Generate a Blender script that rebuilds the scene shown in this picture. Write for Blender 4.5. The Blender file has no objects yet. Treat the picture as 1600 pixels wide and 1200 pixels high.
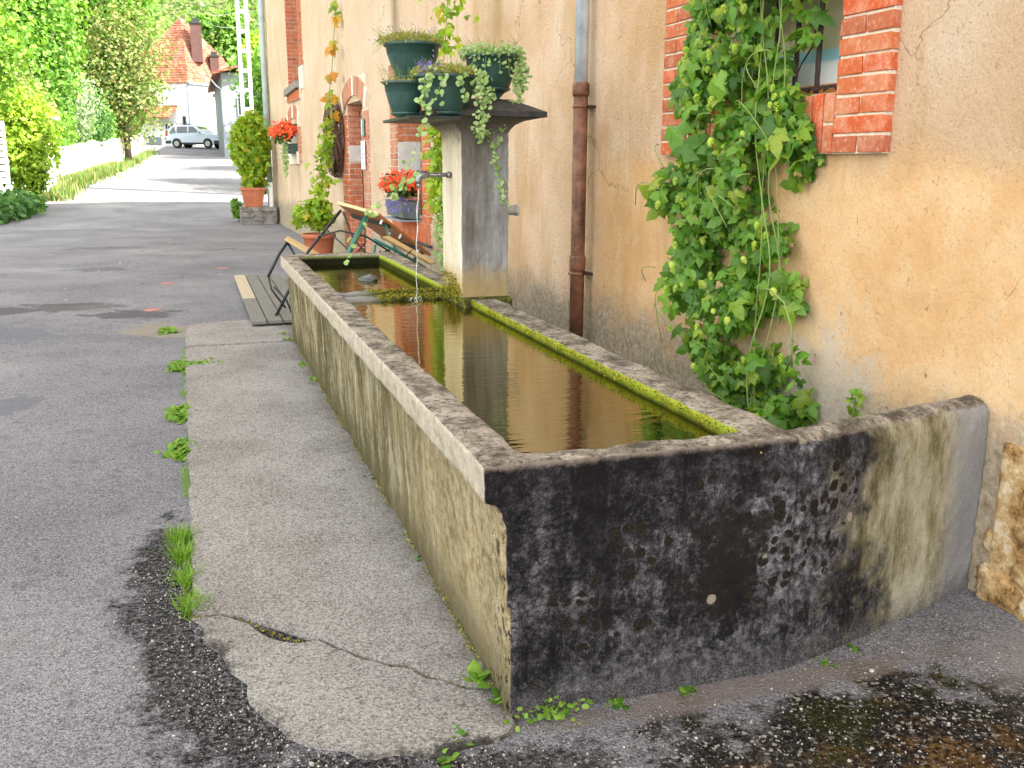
import bpy, bmesh, math, random
import numpy as np
from mathutils import Vector, Matrix, Euler, noise
random.seed(7); rng = np.random.default_rng(7)
R = math.radians
sc = bpy.context.scene; COL = sc.collection

# ------------------------------------------------------------------ camera, sky, sun, exposure
cam = bpy.data.cameras.new('camera'); camo = bpy.data.objects.new('camera', cam); COL.objects.link(camo)
F_PX, YAW, PITCH, ROLL = 1481.13, .3203, .2294, .0048
cam.sensor_width = 36; cam.lens = F_PX / 1600 * 36; cam.clip_end = 1000; cam.clip_start = .05
fw = Vector((math.sin(YAW)*math.cos(PITCH), math.cos(YAW)*math.cos(PITCH), -math.sin(PITCH)))
rt = Vector((math.cos(YAW), -math.sin(YAW), 0)); up = rt.cross(fw)
r2 = rt*math.cos(ROLL) + up*math.sin(ROLL); u2 = -rt*math.sin(ROLL) + up*math.cos(ROLL)
camo.matrix_world = Matrix.Translation((-.6608, -2.2201, 1.5)) @ Matrix((r2, u2, -fw)).transposed().to_4x4()
sc.camera = camo

SUN = Vector((8, -5.2, 9.6)).normalized()
w = bpy.data.worlds.new("World"); sc.world = w; w.use_nodes = True
wn = w.node_tree; bg = wn.nodes['Background']
sky = wn.nodes.new('ShaderNodeTexSky'); sky.sky_type = 'NISHITA'; sky.sun_disc = False
sky.sun_elevation = math.asin(SUN.z); sky.sun_rotation = math.atan2(SUN.x, SUN.y)
sky.dust_density = 1.0; sky.air_density = 1.0; sky.ozone_density = 1.0
hs = wn.nodes.new('ShaderNodeHueSaturation'); hs.inputs['Saturation'].default_value = .22
tn = wn.nodes.new('ShaderNodeMix'); tn.data_type = 'RGBA'; tn.blend_type = 'MULTIPLY'; tn.inputs[0].default_value = 1; tn.inputs[7].default_value = (1, .955, .89, 1)
wn.links.new(sky.outputs[0], hs.inputs['Color']); wn.links.new(hs.outputs[0], tn.inputs[6]); wn.links.new(tn.outputs[2], bg.inputs[0])
bg.inputs[1].default_value = .15
sl = bpy.data.lights.new('sun', 'SUN'); sl.energy = 2.2; sl.angle = R(.53); sl.color = (1, .94, .84)
so = bpy.data.objects.new('sun', sl); COL.objects.link(so); so.rotation_euler = SUN.to_track_quat('Z', 'Y').to_euler()
so.location = (5, -5, 12)
vs = sc.view_settings; vs.view_transform = 'Standard'; vs.look = 'None'; vs.gamma = 1; vs.use_curve_mapping = False
vs.exposure = 2.95
sc.cycles.max_bounces = 8; sc.cycles.diffuse_bounces = 4

# ------------------------------------------------------------------ node helpers
class NT:
    def __init__(s, name):
        s.m = bpy.data.materials.new(name); s.m.use_nodes = True; s.t = s.m.node_tree
        s.b = s.t.nodes['Principled BSDF']; s.out = s.t.nodes['Material Output']
        s._p = None
    def n(s, typ, **kw):
        nd = s.t.nodes.new(typ)
        for k, v in kw.items(): setattr(nd, k, v)
        return nd
    def put(s, sock, v):
        if v is None: return
        if isinstance(v, bpy.types.NodeSocket): s.t.links.new(v, sock)
        elif isinstance(v, (tuple, list)) and sock.type == 'RGBA': sock.default_value = (*v[:3], 1)
        else: sock.default_value = v
    def pos(s):
        if s._p is None: s._p = s.n('ShaderNodeNewGeometry')
        return s._p.outputs['Position']
    def nor(s):
        s.pos(); return s._p.outputs['Normal']
    def objc(s): return s.n('ShaderNodeTexCoord').outputs['Object']
    def sep(s, v):
        q = s.n('ShaderNodeSeparateXYZ'); s.put(q.inputs[0], v); return q.outputs
    def map(s, v, scale=(1,1,1), loc=(0,0,0), rot=(0,0,0)):
        q = s.n('ShaderNodeMapping'); s.put(q.inputs[0], v); q.inputs['Scale'].default_value = scale
        q.inputs['Location'].default_value = loc; q.inputs['Rotation'].default_value = rot; return q.outputs[0]
    def noise(s, scale, detail=6, rough=.6, vec=None, dist=0):
        q = s.n('ShaderNodeTexNoise'); s.put(q.inputs['Vector'], vec or s.pos())
        q.inputs['Scale'].default_value = scale; q.inputs['Detail'].default_value = detail
        q.inputs['Roughness'].default_value = rough; q.inputs['Distortion'].default_value = dist; return q.outputs['Fac']
    def vor(s, scale, vec=None, feature='F1', out='Distance', rnd=1):
        q = s.n('ShaderNodeTexVoronoi', feature=feature); s.put(q.inputs['Vector'], vec or s.pos())
        q.inputs['Scale'].default_value = scale; q.inputs['Randomness'].default_value = rnd; return q.outputs[out]
    def ma(s, op, a, b=None, c=None, clamp=False):
        q = s.n('ShaderNodeMath', operation=op, use_clamp=clamp)
        s.put(q.inputs[0], a)
        if b is not None: s.put(q.inputs[1], b)
        if c is not None: s.put(q.inputs[2], c)
        return q.outputs[0]
    def rng(s, v, a, b, lo=0, hi=1):
        q = s.n('ShaderNodeMapRange', interpolation_type='SMOOTHSTEP'); s.put(q.inputs[0], v)
        q.inputs[1].default_value = a; q.inputs[2].default_value = b; q.inputs[3].default_value = lo; q.inputs[4].default_value = hi
        return q.outputs[0]
    def ramp(s, v, *stops):
        q = s.n('ShaderNodeValToRGB'); s.put(q.inputs[0], v); e = q.color_ramp.elements
        while len(e) < len(stops): e.new(.5)
        for k, (p, c) in enumerate(stops):
            e[k].position = p; e[k].color = (*c, 1)
        return q.outputs[0]
    def mix(s, f, a, b, mode='MIX'):
        q = s.n('ShaderNodeMix', data_type='RGBA', blend_type=mode); s.put(q.inputs[0], f)
        s.put(q.inputs[6], a); s.put(q.inputs[7], b); return q.outputs[2]
    def blob(s, cx, cy, rx, ry, wob=None, ax='XY'):
        o = s.sep(s.pos()); X, Y = o[ax[0]], o[ax[1]]
        dx = s.ma('DIVIDE', s.ma('SUBTRACT', X, cx), rx); dy = s.ma('DIVIDE', s.ma('SUBTRACT', Y, cy), ry)
        d = s.ma('SQRT', s.ma('ADD', s.ma('MULTIPLY', dx, dx), s.ma('MULTIPLY', dy, dy)))
        if wob is not None: d = s.ma('ADD', d, wob)
        return d
    def bump(s, h, strength=.5, dist=.01, prev=None):
        q = s.n('ShaderNodeBump'); q.inputs['Strength'].default_value = strength; q.inputs['Distance'].default_value = dist
        s.put(q.inputs['Height'], h)
        if prev is not None: s.put(q.inputs['Normal'], prev)
        return q.outputs[0]
    def fin(s, col, rough=.9, bump=None, spec=.15, metal=0):
        s.put(s.b.inputs['Base Color'], col); s.put(s.b.inputs['Roughness'], rough); s.put(s.b.inputs['Specular IOR Level'], spec)
        s.put(s.b.inputs['Metallic'], metal)
        if bump is not None: s.put(s.b.inputs['Normal'], bump)
        return s.m

def simple(name, c, rough=.6, var=.25, scale=20, metal=0, spec=.4, bmp=.15, obj=False):
    n = NT(name); v = n.objc() if obj else None
    f = n.noise(scale, 5, .65, v); c2 = tuple(x*(1-var) for x in c); c3 = tuple(min(1, x*(1+var)) for x in c)
    return n.fin(n.ramp(f, (.3, c2), (.7, c3)), rough, n.bump(n.noise(scale*6, 3, .6, v), bmp, .003), spec, metal)

# ------------------------------------------------------------------ materials
def m_asphalt():
    n = NT('asphalt'); P = n.pos()
    grit = n.vor(150); g2 = n.noise(85, 4, .8); big = n.noise(.7, 5, .6); mid = n.noise(5, 6, .65)
    base = n.ramp(big, (.36, (.21, .212, .238)), (.5, (.285, .283, .31)), (.64, (.35, .345, .365)))
    base = n.mix(n.rng(g2, .42, .6), n.mix(1, base, (.6, .59, .61), 'MULTIPLY'), n.mix(.35, base, (.36, .345, .34)))
    base = n.mix(n.rng(grit, .0, .25, .55, 0), base, (.36, .34, .33))
    cell = n.sep(n.vor(190, out='Color'))['X']
    base = n.mix(n.rng(cell, .74, .82, 0, .5), base, (.42, .41, .41)); base = n.mix(n.rng(cell, .24, .16, 0, .55), base, (.05, .048, .052))
    base = n.mix(n.rng(mid, .55, .68, 0, .35), base, (.1, .095, .1))
    base = n.mix(n.rng(n.noise(16, 6, .8), .54, .62, 0, .5), base, (.09, .082, .085))
    wob = n.ma('MULTIPLY', n.ma('SUBTRACT', n.noise(3.2, 6, .7), .5), 3.68)
    def patch(base, L, col, k=.8, a=.75, b=1.0, thr=None):
        d = None
        for q in L:
            e = n.blob(*q, wob=wob); d = e if d is None else n.ma('MINIMUM', d, e)
        return n.mix(n.rng(d, a, b, k, 0), base, col)
    # repaired patches and old tar in the lane
    base = patch(base, [(-1.32,7.9,.42,.34), (-2.0,8.6,.6,.35), (-2.45,8.5,.4,.3)], (.085,.075,.08), .7)
    base = patch(base, [(-1.08,6.95,.36,.3), (-.85,6.6,.25,.18)], (.30,.265,.21), .85)
    base = patch(base, [(-3.4,10.2,.6,.4), (-2.0,12.4,.5,.3), (-2.2,16,1.0,.3), (-.6,15.2,.8,.25)], (.11,.105,.115), .5)
    base = patch(base, [(-2.6,7.0,.9,.5), (-1.9,4.2,.3,.35)], (.15,.155,.18), .6)
    # black dirt running down the edge of the slab and round its corner
    dd = [(-.86,1.35,.12,.5), (-.84,1.0,.17,.35), (-.78,.7,.18,.3), (-.72,.42,.2,.26), (-.62,.15,.22,.2), (-.4,-.1,.3,.13), (-.1,-.22,.4,.12), (-.48,.70,.2,.12), (-.2,.42,.2,.12), (-.02,.22,.12,.1)]
    wob2 = n.ma('MULTIPLY', n.ma('SUBTRACT', n.noise(9, 8, .8), .5), 4.37)
    d = None
    for q in dd:
        e = n.blob(*q, wob=wob2); d = e if d is None else n.ma('MINIMUM', d, e)
    speck = n.rng(n.noise(60, 4, .8), .4, .56)
    dk = n.ma('MULTIPLY', n.rng(d, .55, 1.25, 1, 0), n.ma('ADD', n.ma('MULTIPLY', speck, .55), .45))
    base = n.mix(dk, base, (.018, .016, .015))
    # corner before the trough: dark crumbly ground with moss and rusty dust
    wob3 = n.ma('MULTIPLY', n.ma('SUBTRACT', n.noise(4, 8, .75), .5), 3.45)
    e1 = n.blob(1.0, -.5, 1.25, .5, wob3)
    k1 = n.rng(e1, .55, 1.0, 1, 0)
    crumb = n.ramp(n.noise(60, 6, .85), (.44, (.006,.006,.007)), (.53, (.03,.027,.024)), (.59, (.10,.09,.075)), (.66, (.4,.37,.33)))
    cw = n.sep(n.vor(100, out='Color'))['Y']; crumb = n.mix(n.rng(cw, .9, .93), crumb, (.36,.34,.31))
    crumb = n.mix(n.rng(n.noise(3.1, 5, .7, n.map(P, loc=(3,1,0))), .5, .62, 0, .65), crumb, n.ramp(n.noise(60,4,.7), (.42,(.03,.016,.005)), (.6,(.24,.13,.035))))
    crumb = n.mix(n.rng(n.noise(3.3, 5, .7, n.map(P, loc=(9,4,0))), .5, .6, 0, .7), crumb, n.ramp(n.noise(90,4,.7), (.42,(.006,.009,.002)), (.62,(.06,.07,.015))))
    base = n.mix(k1, base, crumb)
    pale = n.blob(.75, -.06, .9, .075, n.ma('MULTIPLY', wob3, .6))
    base = n.mix(n.rng(pale, .5, 1, .75, 0), base, (.23, .195, .175))
    pale2 = n.blob(1.85, -.2, .42, .22, n.ma('MULTIPLY', wob3, .8))
    base = n.mix(n.rng(pale2, .5, 1, .7, 0), base, (.3, .275, .27))
    h = n.ma('ADD', n.ma('MULTIPLY', grit, .8), n.ma('MULTIPLY', g2, 1.3))
    b = n.bump(h, 1.0, .010); b = n.bump(n.noise(14, 5, .6), .35, .02, b)
    wet = n.rng(n.noise(.45, 3, .5), .5, .68, .95, .6)
    return n.fin(base, wet, b, n.rng(n.noise(.45, 3, .5), .5, .68, .05, .4))

def m_slab():
    n = NT('concrete_pavement')
    g = n.noise(90, 4, .8); b1 = n.noise(1.6, 6, .6); v = n.vor(130)
    c = n.ramp(b1, (.36, (.22,.205,.19)), (.5, (.29,.275,.26)), (.64, (.35,.335,.315)))
    c = n.mix(n.rng(g, .42, .6), n.mix(1, c, (.68,.665,.66), 'MULTIPLY'), n.mix(.3, c, (.44,.41,.37)))
    cell = n.sep(n.vor(170, out='Color'))['X']
    c = n.mix(n.rng(cell, .8, .86, 0, .4), c, (.46,.44,.41)); c = n.mix(n.rng(cell, .14, .1, 0, .6), c, (.07,.065,.06))
    c = n.mix(n.rng(n.noise(28, 4, .8), .58, .66, 0, .7), c, (.075,.065,.055))
    c = n.mix(n.rng(n.noise(7, 7, .75, n.map(n.pos(), loc=(2,7,1))), .58, .72, 0, .5), c, (.12,.1,.085))
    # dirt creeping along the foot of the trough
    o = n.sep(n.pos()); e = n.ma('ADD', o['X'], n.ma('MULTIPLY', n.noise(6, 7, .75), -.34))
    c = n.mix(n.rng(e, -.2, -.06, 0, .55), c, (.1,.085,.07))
    wob = n.ma('MULTIPLY', n.ma('SUBTRACT', n.noise(11, 9, .85), .5), 3.6)
    d = None
    for q in [(-.74,.45,.11,.3), (-.66,.12,.13,.16), (-.35,-.15,.38,.10), (-.05,-.12,.2,.06)]:
        x = n.blob(*q, wob=wob); d = x if d is None else n.ma('MINIMUM', d, x)
    c = n.mix(n.rng(d, .5, 1.2, .9, 0), c, (.03,.026,.022))
    h = n.ma('ADD', n.ma('MULTIPLY', v, .5), n.ma('MULTIPLY', g, 1.4))
    return n.fin(c, .9, n.bump(n.noise(18, 5, .6), .3, .015, n.bump(h, .9, .006)), .04)

def m_trough():
    n = NT('weathered_concrete'); P = n.pos(); N = n.sep(n.nor()); o = n.sep(P)
    fine = n.noise(170, 4, .75); med = n.noise(22, 8, .75); big = n.noise(3, 6, .65)
    # top
    top = n.ramp(n.noise(9, 8, .75), (.38, (.10,.085,.065)), (.48, (.22,.19,.15)), (.58, (.42,.37,.3)))
    top = n.mix(n.rng(n.noise(50, 5, .8), .5, .62, 0, .8), top, (.05,.04,.035))
    top = n.mix(n.rng(n.noise(6, 6, .7, n.map(P, loc=(4,4,4))), .55, .66, 0, .75), top, (.42,.37,.31))
    # street side: cream render with rain streaks
    st = n.ma('ADD', n.ma('MULTIPLY', n.noise(4, 8, .75, n.map(P, scale=(1, 2.4, .22))), .6), n.ma('MULTIPLY', n.noise(5, 8, .8), .4))
    st2 = n.noise(3, 5, .7, n.map(P, scale=(1, 2.6, .35), loc=(2,5,1)))
    side = n.ramp(st, (.38, (.05,.042,.018)), (.47, (.19,.155,.08)), (.55, (.40,.335,.19)), (.64, (.6,.53,.37)))
    side = n.mix(n.rng(st2, .45, .56, 0, .85), side, (.11,.095,.045))
    st3 = n.ma('ADD', n.noise(13, 7, .75, n.map(P, scale=(1, 2.0, .13), loc=(1,9,3))), n.ma('MULTIPLY', n.ma('SUBTRACT', n.noise(1.3, 4, .6), .55), .7)); side = n.mix(n.rng(st3, .54, .62, 0, .45), side, (.06,.05,.025)); side = n.mix(n.rng(st3, .42, .36, 0, .35), side, (.6,.54,.4))
    near = n.rng(o['Y'], .2, 1.9, .75, 0)
    side = n.mix(near, side, n.ramp(med, (.36, (.22,.165,.07)), (.5, (.46,.36,.2)), (.64, (.62,.53,.36))))
    low = n.rng(n.ma('ADD', o['Z'], n.ma('MULTIPLY', med, -.3)), -.14, .12, .85, 0)
    side = n.mix(low, side, (.10,.088,.045)); side = n.mix(.3, side, n.mix(1, side, (.85,.88,1.05), 'MULTIPLY'))
    spk = n.ma('MULTIPLY', n.rng(n.noise(34, 5, .8, n.map(P, scale=(1,1,.6))), .53, .57), n.rng(n.ma('ADD', n.ma('ADD', o['Y'], n.ma('MULTIPLY', o['Z'], .35)), n.ma('MULTIPLY', big, .5)), .32, .62, 1, 0))
    side = n.mix(spk, side, (.02,.018,.014))
    band = n.ramp(n.noise(14, 8, .75), (.3, (.3,.25,.2)), (.5, (.52,.45,.36)), (.7, (.66,.58,.48)))
    band = n.mix(n.rng(n.noise(26, 6, .8), .58, .7, 0, .7), band, (.2,.17,.13))
    side = n.mix(n.rng(n.ma('ADD', o['Z'], n.ma('MULTIPLY', med, .03)), .63, .65), side, band)
    # end face: black crust, grey bleached areas, round black lichens
    fr = n.ramp(n.noise(8, 11, .85), (.38, (.004,.004,.005)), (.47, (.018,.017,.02)), (.53, (.07,.067,.075)), (.62, (.24,.235,.25)))
    pale = n.ramp(n.noise(30, 9, .82), (.40, (.012,.012,.014)), (.48, (.07,.07,.078)), (.55, (.19,.187,.205)), (.64, (.36,.355,.37)))
    fr = n.mix(n.rng(n.noise(80, 6, .9), .54, .6, 0, .4), fr, (.2,.195,.21)); fr = n.mix(n.rng(n.noise(60, 6, .9, n.map(P, loc=(7,7,7))), .50, .57, 0, .85), fr, (.006,.006,.007))
    fr = n.mix(n.rng(n.noise(5, 7, .7, n.map(P, scale=(1.6,1,.25), loc=(2,2,2))), .49, .58, 0, .8), fr, (.007,.0065,.008))
    topd = n.rng(n.ma('ADD', o['Z'], n.ma('MULTIPLY', med, .35)), .72, .9, 0, .75); fr = n.mix(topd, fr, (.009,.008,.009))
    f1 = n.rng(n.blob(1.04, .43, .27, .33, n.ma('MULTIPLY', n.ma('SUBTRACT', big, .5), 3.2), 'XZ'), .5, 1.1, .92, 0)
    fr = n.mix(f1, fr, pale)
    f2 = n.rng(n.blob(.65, .06, .5, .12, n.ma('MULTIPLY', n.ma('SUBTRACT', med, .5), 6.90), 'XZ'), .4, 1.2, .6, 0)
    fr = n.mix(f2, fr, pale)
    # wing: from grey to a greenish cream towards the house
    wx = n.ma('ADD', o['X'], n.ma('MULTIPLY', n.ma('SUBTRACT', big, .5), 1.26))
    wing = n.ramp(n.noise(4.2, 8, .75, n.map(P, scale=(1,1,.35))), (.38, (.10,.085,.035)), (.47, (.27,.245,.15)), (.54, (.40,.375,.27)), (.64, (.50,.48,.39)))
    fr = n.mix(n.rng(wx, 1.22, 1.45), fr, wing)
    fr = n.mix(n.rng(n.ma('ADD', o['X'], n.ma('MULTIPLY', med, .12)), 1.72, 1.86, 0, .8), fr, (.3,.305,.33))
    vec = n.map(P, scale=(1, 0, 1))
    wv = n.n('ShaderNodeVectorMath', operation='ADD'); n.put(wv.inputs[0], vec)
    nq = n.n('ShaderNodeTexNoise'); n.put(nq.inputs['Vector'], vec); nq.inputs['Scale'].default_value = 30
    sc_ = n.n('ShaderNodeVectorMath', operation='SCALE'); n.put(sc_.inputs[0], nq.outputs['Color']); sc_.inputs['Scale'].default_value = .022
    n.put(wv.inputs[1], sc_.outputs[0])
    vv = n.n('ShaderNodeTexVoronoi'); n.put(vv.inputs['Vector'], wv.outputs[0]); vv.inputs['Scale'].default_value = 23; vv.inputs['Randomness'].default_value = .95
    csep = n.sep(vv.outputs['Color'])
    rad = n.ma('ADD', n.ma('MULTIPLY', csep['X'], .36), .12)
    spot = n.rng(n.ma('SUBTRACT', vv.outputs['Distance'], rad), -.03, .03, 1, 0)
    clus = n.ma('MINIMUM', n.blob(.88, .42, .42, .27, n.ma('MULTIPLY', n.ma('SUBTRACT', big, .5), 3.45), 'XZ'), n.blob(1.15, .52, .1, .16, None, 'XZ'))
    clus = n.ma('MINIMUM', clus, n.blob(.35, .3, .3, .2, n.ma('MULTIPLY', n.ma('SUBTRACT', big, .5), 5.75), 'XZ'))
    cm = n.rng(n.ma('ADD', clus, n.ma('MULTIPLY', csep['Y'], .5)), .95, 1.15, 1, 0)
    fr = n.mix(n.ma('MULTIPLY', spot, cm), fr, n.mix(n.rng(fine,.4,.6), (.008,.007,.006), (.035,.027,.02)))
    core = n.rng(n.blob(.72, .38, .17, .19, n.ma('MULTIPLY', n.ma('SUBTRACT', n.noise(9,7,.75), .5), 5.52), 'XZ'), .5, .9, .9, 0)
    fr = n.mix(core, fr, (.016,.013,.011))
    v3 = n.n('ShaderNodeTexVoronoi'); n.put(v3.inputs['Vector'], n.map(vec, loc=(3.3,0,1.7))); v3.inputs['Scale'].default_value = 6
    c3 = n.sep(v3.outputs['Color'])
    fr = n.mix(n.ma('MULTIPLY', n.rng(n.ma('ADD', v3.outputs['Distance'], n.ma('MULTIPLY', med, .16)), .16, .19, 1, 0), n.rng(c3['X'], .8, .82)), fr, (.33,.29,.24))
    lowf = n.rng(n.ma('ADD', o['Z'], n.ma('MULTIPLY', med, -.16)), -.09, .03, .7, 0)
    fr = n.mix(lowf, fr, n.ramp(fine, (.44, (.025,.024,.026)), (.58, (.19,.185,.19))))
    rimf = n.rng(n.ma('ADD', o['Z'], n.ma('MULTIPLY', med, .05)), .742, .765, 0, .75)
    fr = n.mix(rimf, fr, (.3,.25,.2))
    c = n.mix(n.ma('MULTIPLY', n.rng(N['X'], -.75, -.35, 1, 0), n.rng(o['X'], .3, .35, 1, 0)), fr, side)
    c = n.mix(n.rng(N['Z'], .55, .8), c, top)
    c = n.mix(n.rng(fine, .3, .7, .28, 0), c, (.03,.028,.025))
    # algae just inside the rim by the wall and far end (inner faces)
    inside = n.ma('MULTIPLY', n.rng(N['X'], -.8, -.5, 1, 0), n.rng(o['X'], .7, .74))
    inside = n.ma('MULTIPLY', inside, n.rng(o['X'], .86, .9, 1, 0))
    alg = n.ramp(n.ma('ADD', o['Z'], n.ma('MULTIPLY', med, .02)), (.0, (.03,.04,.004)), (.71, (.04,.05,.006)), (.735, (.30,.36,.03)), (1, (.42,.46,.08)))
    c = n.mix(n.ma('MULTIPLY', inside, .95), c, alg)
    ins2 = n.ma('MULTIPLY', n.rng(N['Y'], -.8, -.5, 1, 0), n.rng(o['Y'], 3, 3.1))
    c = n.mix(n.ma('MULTIPLY', ins2, .92), c, n.ramp(n.ma('ADD', o['Z'], n.ma('MULTIPLY', med, .02)), (.0, (.01,.01,.006)), (.725, (.012,.014,.005)), (.745, (.16,.18,.07))))
    h = n.ma('ADD', n.ma('MULTIPLY', fine, .9), n.ma('MULTIPLY', n.noise(60, 5, .7), 1))
    return n.fin(c, .9, n.bump(n.noise(12, 6, .65), .35, .02, n.bump(h, .9, .006)), .04)

def m_wall():
    n = NT('ochre_stucco'); P = n.pos(); o = n.sep(P)
    med = n.noise(7, 8, .7); big = n.noise(1.1, 6, .62); fine = n.noise(90, 5, .75); rough_ = n.noise(38, 6, .75)
    st = n.noise(2.4, 6, .65, n.map(P, scale=(1, 1.3, .28)))
    up_ = n.ramp(big, (.36, (.62,.41,.25)), (.5, (.73,.525,.365)), (.64, (.79,.63,.48)))
    up_ = n.mix(n.rng(st, .5, .64, 0, .5), up_, (.56,.35,.17))
    up_ = n.mix(n.rng(med, .6, .72, 0, .5), up_, (.76,.67,.58))
    lo_ = n.ramp(n.noise(1.7, 6, .65), (.36, (.53,.315,.15)), (.5, (.60,.375,.19)), (.64, (.66,.46,.27)))
    lo_ = n.mix(n.rng(med, .52, .64, 0, .5), lo_, (.58,.43,.27)); lo_ = n.mix(n.rng(st, .5, .6, 0, .4), lo_, (.5,.27,.1))
    near = n.rng(n.ma('ADD', o['Y'], n.ma('MULTIPLY', med, .8)), 3.4, 4.6, 1, 0)
    zone = n.ma('MULTIPLY', near, n.rng(n.ma('ADD', o['Z'], n.ma('MULTIPLY', n.noise(3,6,.7), .3)), 1.58, 1.78, 1, .12))
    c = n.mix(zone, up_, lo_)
    # far wall is a lighter cream
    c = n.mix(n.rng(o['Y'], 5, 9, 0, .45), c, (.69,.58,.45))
    # damp foot of the wall: grey, flaking
    dv = n.n('ShaderNodeVectorMath', operation='ADD'); n.put(dv.inputs[0], n.map(P, scale=(1, .9, 1))); nv_ = n.n('ShaderNodeTexNoise'); n.put(nv_.inputs['Vector'], P); nv_.inputs['Scale'].default_value = 5; nv_.inputs['Detail'].default_value = 7
    sv_ = n.n('ShaderNodeVectorMath', operation='SCALE'); n.put(sv_.inputs[0], nv_.outputs['Color']); sv_.inputs['Scale'].default_value = .45; n.put(dv.inputs[1], sv_.outputs[0])
    ck_ = n.ma('MULTIPLY', n.rng(n.vor(.9, dv.outputs[0], 'DISTANCE_TO_EDGE'), .002, .006, 1, 0), n.rng(n.noise(1.3, 3, .5, n.map(P, loc=(8,8,2))), .5, .56))
    c = n.mix(n.ma('MULTIPLY', ck_, .5), c, (.14,.08,.04))
    damp = n.rng(n.ma('ADD', o['Z'], n.ma('MULTIPLY', n.noise(2.6, 8, .75), -.9)), -.02, .28, .9, 0)
    c = n.mix(damp, c, n.ramp(n.noise(26, 6, .75), (.3, (.13,.115,.07)), (.5, (.36,.32,.24)), (.7, (.58,.5,.4))))
    g2 = n.rng(n.blob(1.25, .55, .5, .35, n.ma('MULTIPLY', n.ma('SUBTRACT', med, .5), 3.45), 'YZ'), .35, 1.1, .7, 0)
    c = n.mix(g2, c, (.46,.42,.36))
    chips = n.ma('MULTIPLY', n.rng(n.noise(13, 6, .75, n.map(P, loc=(5,0,3), scale=(1,1,.6))), .655, .67), n.rng(o['Z'], .9, 1.7, 1, .35))
    c = n.mix(chips, c, (.2,.15,.11))
    pits = n.rng(n.noise(48, 6, .85, n.map(P, loc=(1,2,3))), .57, .63)
    c = n.mix(n.ma('MULTIPLY', pits, .65), c, (.28,.17,.08))
    c = n.mix(n.rng(fine, .32, .6, .3, 0), c, (.4,.26,.14))
    rr = n.mix(zone, (1,1,1), (.25,.25,.25))
    h = n.ma('MULTIPLY', n.ma('ADD', n.ma('MULTIPLY', rough_, 1.0), n.ma('MULTIPLY', fine, .5)), rr)
    return n.fin(c, .92, n.bump(med, .3, .03, n.bump(h, 1.0, .022)), .05)

def m_brick(name, c1, c2, c3, dust=.35):
    n = NT(name); oi = n.n('ShaderNodeObjectInfo').outputs['Random']; oc = n.objc()
    v = n.noise(9, 6, .7)
    c = n.ramp(oi, (0, c1), (.5, c2), (1, c3))
    c = n.mix(n.rng(v, .45, .7, 0, .45), c, (.62,.36,.24))
    c = n.mix(n.rng(n.noise(45, 6, .8), .5, .68, 0, dust), c, (.75,.6,.48))
    c = n.mix(n.rng(n.noise(30, 5, .8), .6, .7, 0, .5), c, (.18,.05,.025))
    return n.fin(c, .85, n.bump(n.noise(80, 5, .7), .6, .005), .25)

def m_leaf(name, cols, trans=.35, rough=.45, sat=None):
    n = NT(name); at = n.n('ShaderNodeAttribute', attribute_name='rnd').outputs['Fac']
    oi = n.n('ShaderNodeObjectInfo').outputs['Random']
    f = n.ma('FRACT', n.ma('ADD', at, n.ma('MULTIPLY', oi, 1.0)))
    k = len(cols) - 1
    c = n.ramp(f, *[(i/k, q) for i, q in enumerate(cols)])
    vn = n.noise(30, 4, .7); c = n.mix(n.rng(vn, .5, .7, 0, .35), c, n.mix(1, c, (1.7,1.45,1.2), 'MULTIPLY')); c = n.mix(n.rng(vn, .48, .32, 0, .5), c, n.mix(1, c, (.45,.55,.6), 'MULTIPLY'))
    n.fin(c, rough, None, .35)
    tr = n.n('ShaderNodeBsdfTranslucent'); n.put(tr.inputs[0], n.mix(1, c, (1.5,1.6,.7), 'MULTIPLY'))
    mx = n.n('ShaderNodeMixShader'); mx.inputs[0].default_value = trans
    n.t.links.new(n.b.outputs[0], mx.inputs[1]); n.t.links.new(tr.outputs[0], mx.inputs[2]); n.t.links.new(mx.outputs[0], n.out.inputs[0])
    return n.m

def m_water(name, col, ior, amp, ctr):
    n = NT(name); P = n.pos()
    w1 = n.noise(4, 2, .5, n.map(P, scale=(1, 6, 1))); w2 = n.noise(16, 2, .5, n.map(P, scale=(1, 4, 1)))
    o = n.sep(P)
    dx = n.ma('SUBTRACT', o['X'], ctr[0]); dy = n.ma('SUBTRACT', o['Y'], ctr[1])
    d = n.ma('SQRT', n.ma('ADD', n.ma('MULTIPLY', dx, dx), n.ma('MULTIPLY', dy, dy)))
    ring = n.ma('MULTIPLY', n.ma('SINE', n.ma('MULTIPLY', d, 62)), n.ma('POWER', 2.718, n.ma('MULTIPLY', d, -1.3)))
    h = n.ma('ADD', n.ma('ADD', w1, n.ma('MULTIPLY', w2, .35)), n.ma('MULTIPLY', ring, .12))
    bp = n.bump(h, amp, .02); n.fin(col, .3, bp, 0)
    fr = n.n('ShaderNodeFresnel'); fr.inputs[0].default_value = ior; n.put(fr.inputs['Normal'], bp)
    gl = n.n('ShaderNodeBsdfGlossy'); gl.inputs['Roughness'].default_value = .01; gl.inputs['Color'].default_value = (.94, .86, .58, 1); n.put(gl.inputs['Normal'], bp)
    mx = n.n('ShaderNodeMixShader'); n.put(mx.inputs[0], n.ma('ADD', n.ma('MULTIPLY', fr.outputs[0], 1.05), .13, None, True))
    n.t.links.new(n.b.outputs[0], mx.inputs[1]); n.t.links.new(gl.outputs[0], mx.inputs[2]); n.t.links.new(mx.outputs[0], n.out.inputs[0])
    return n.m

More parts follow.
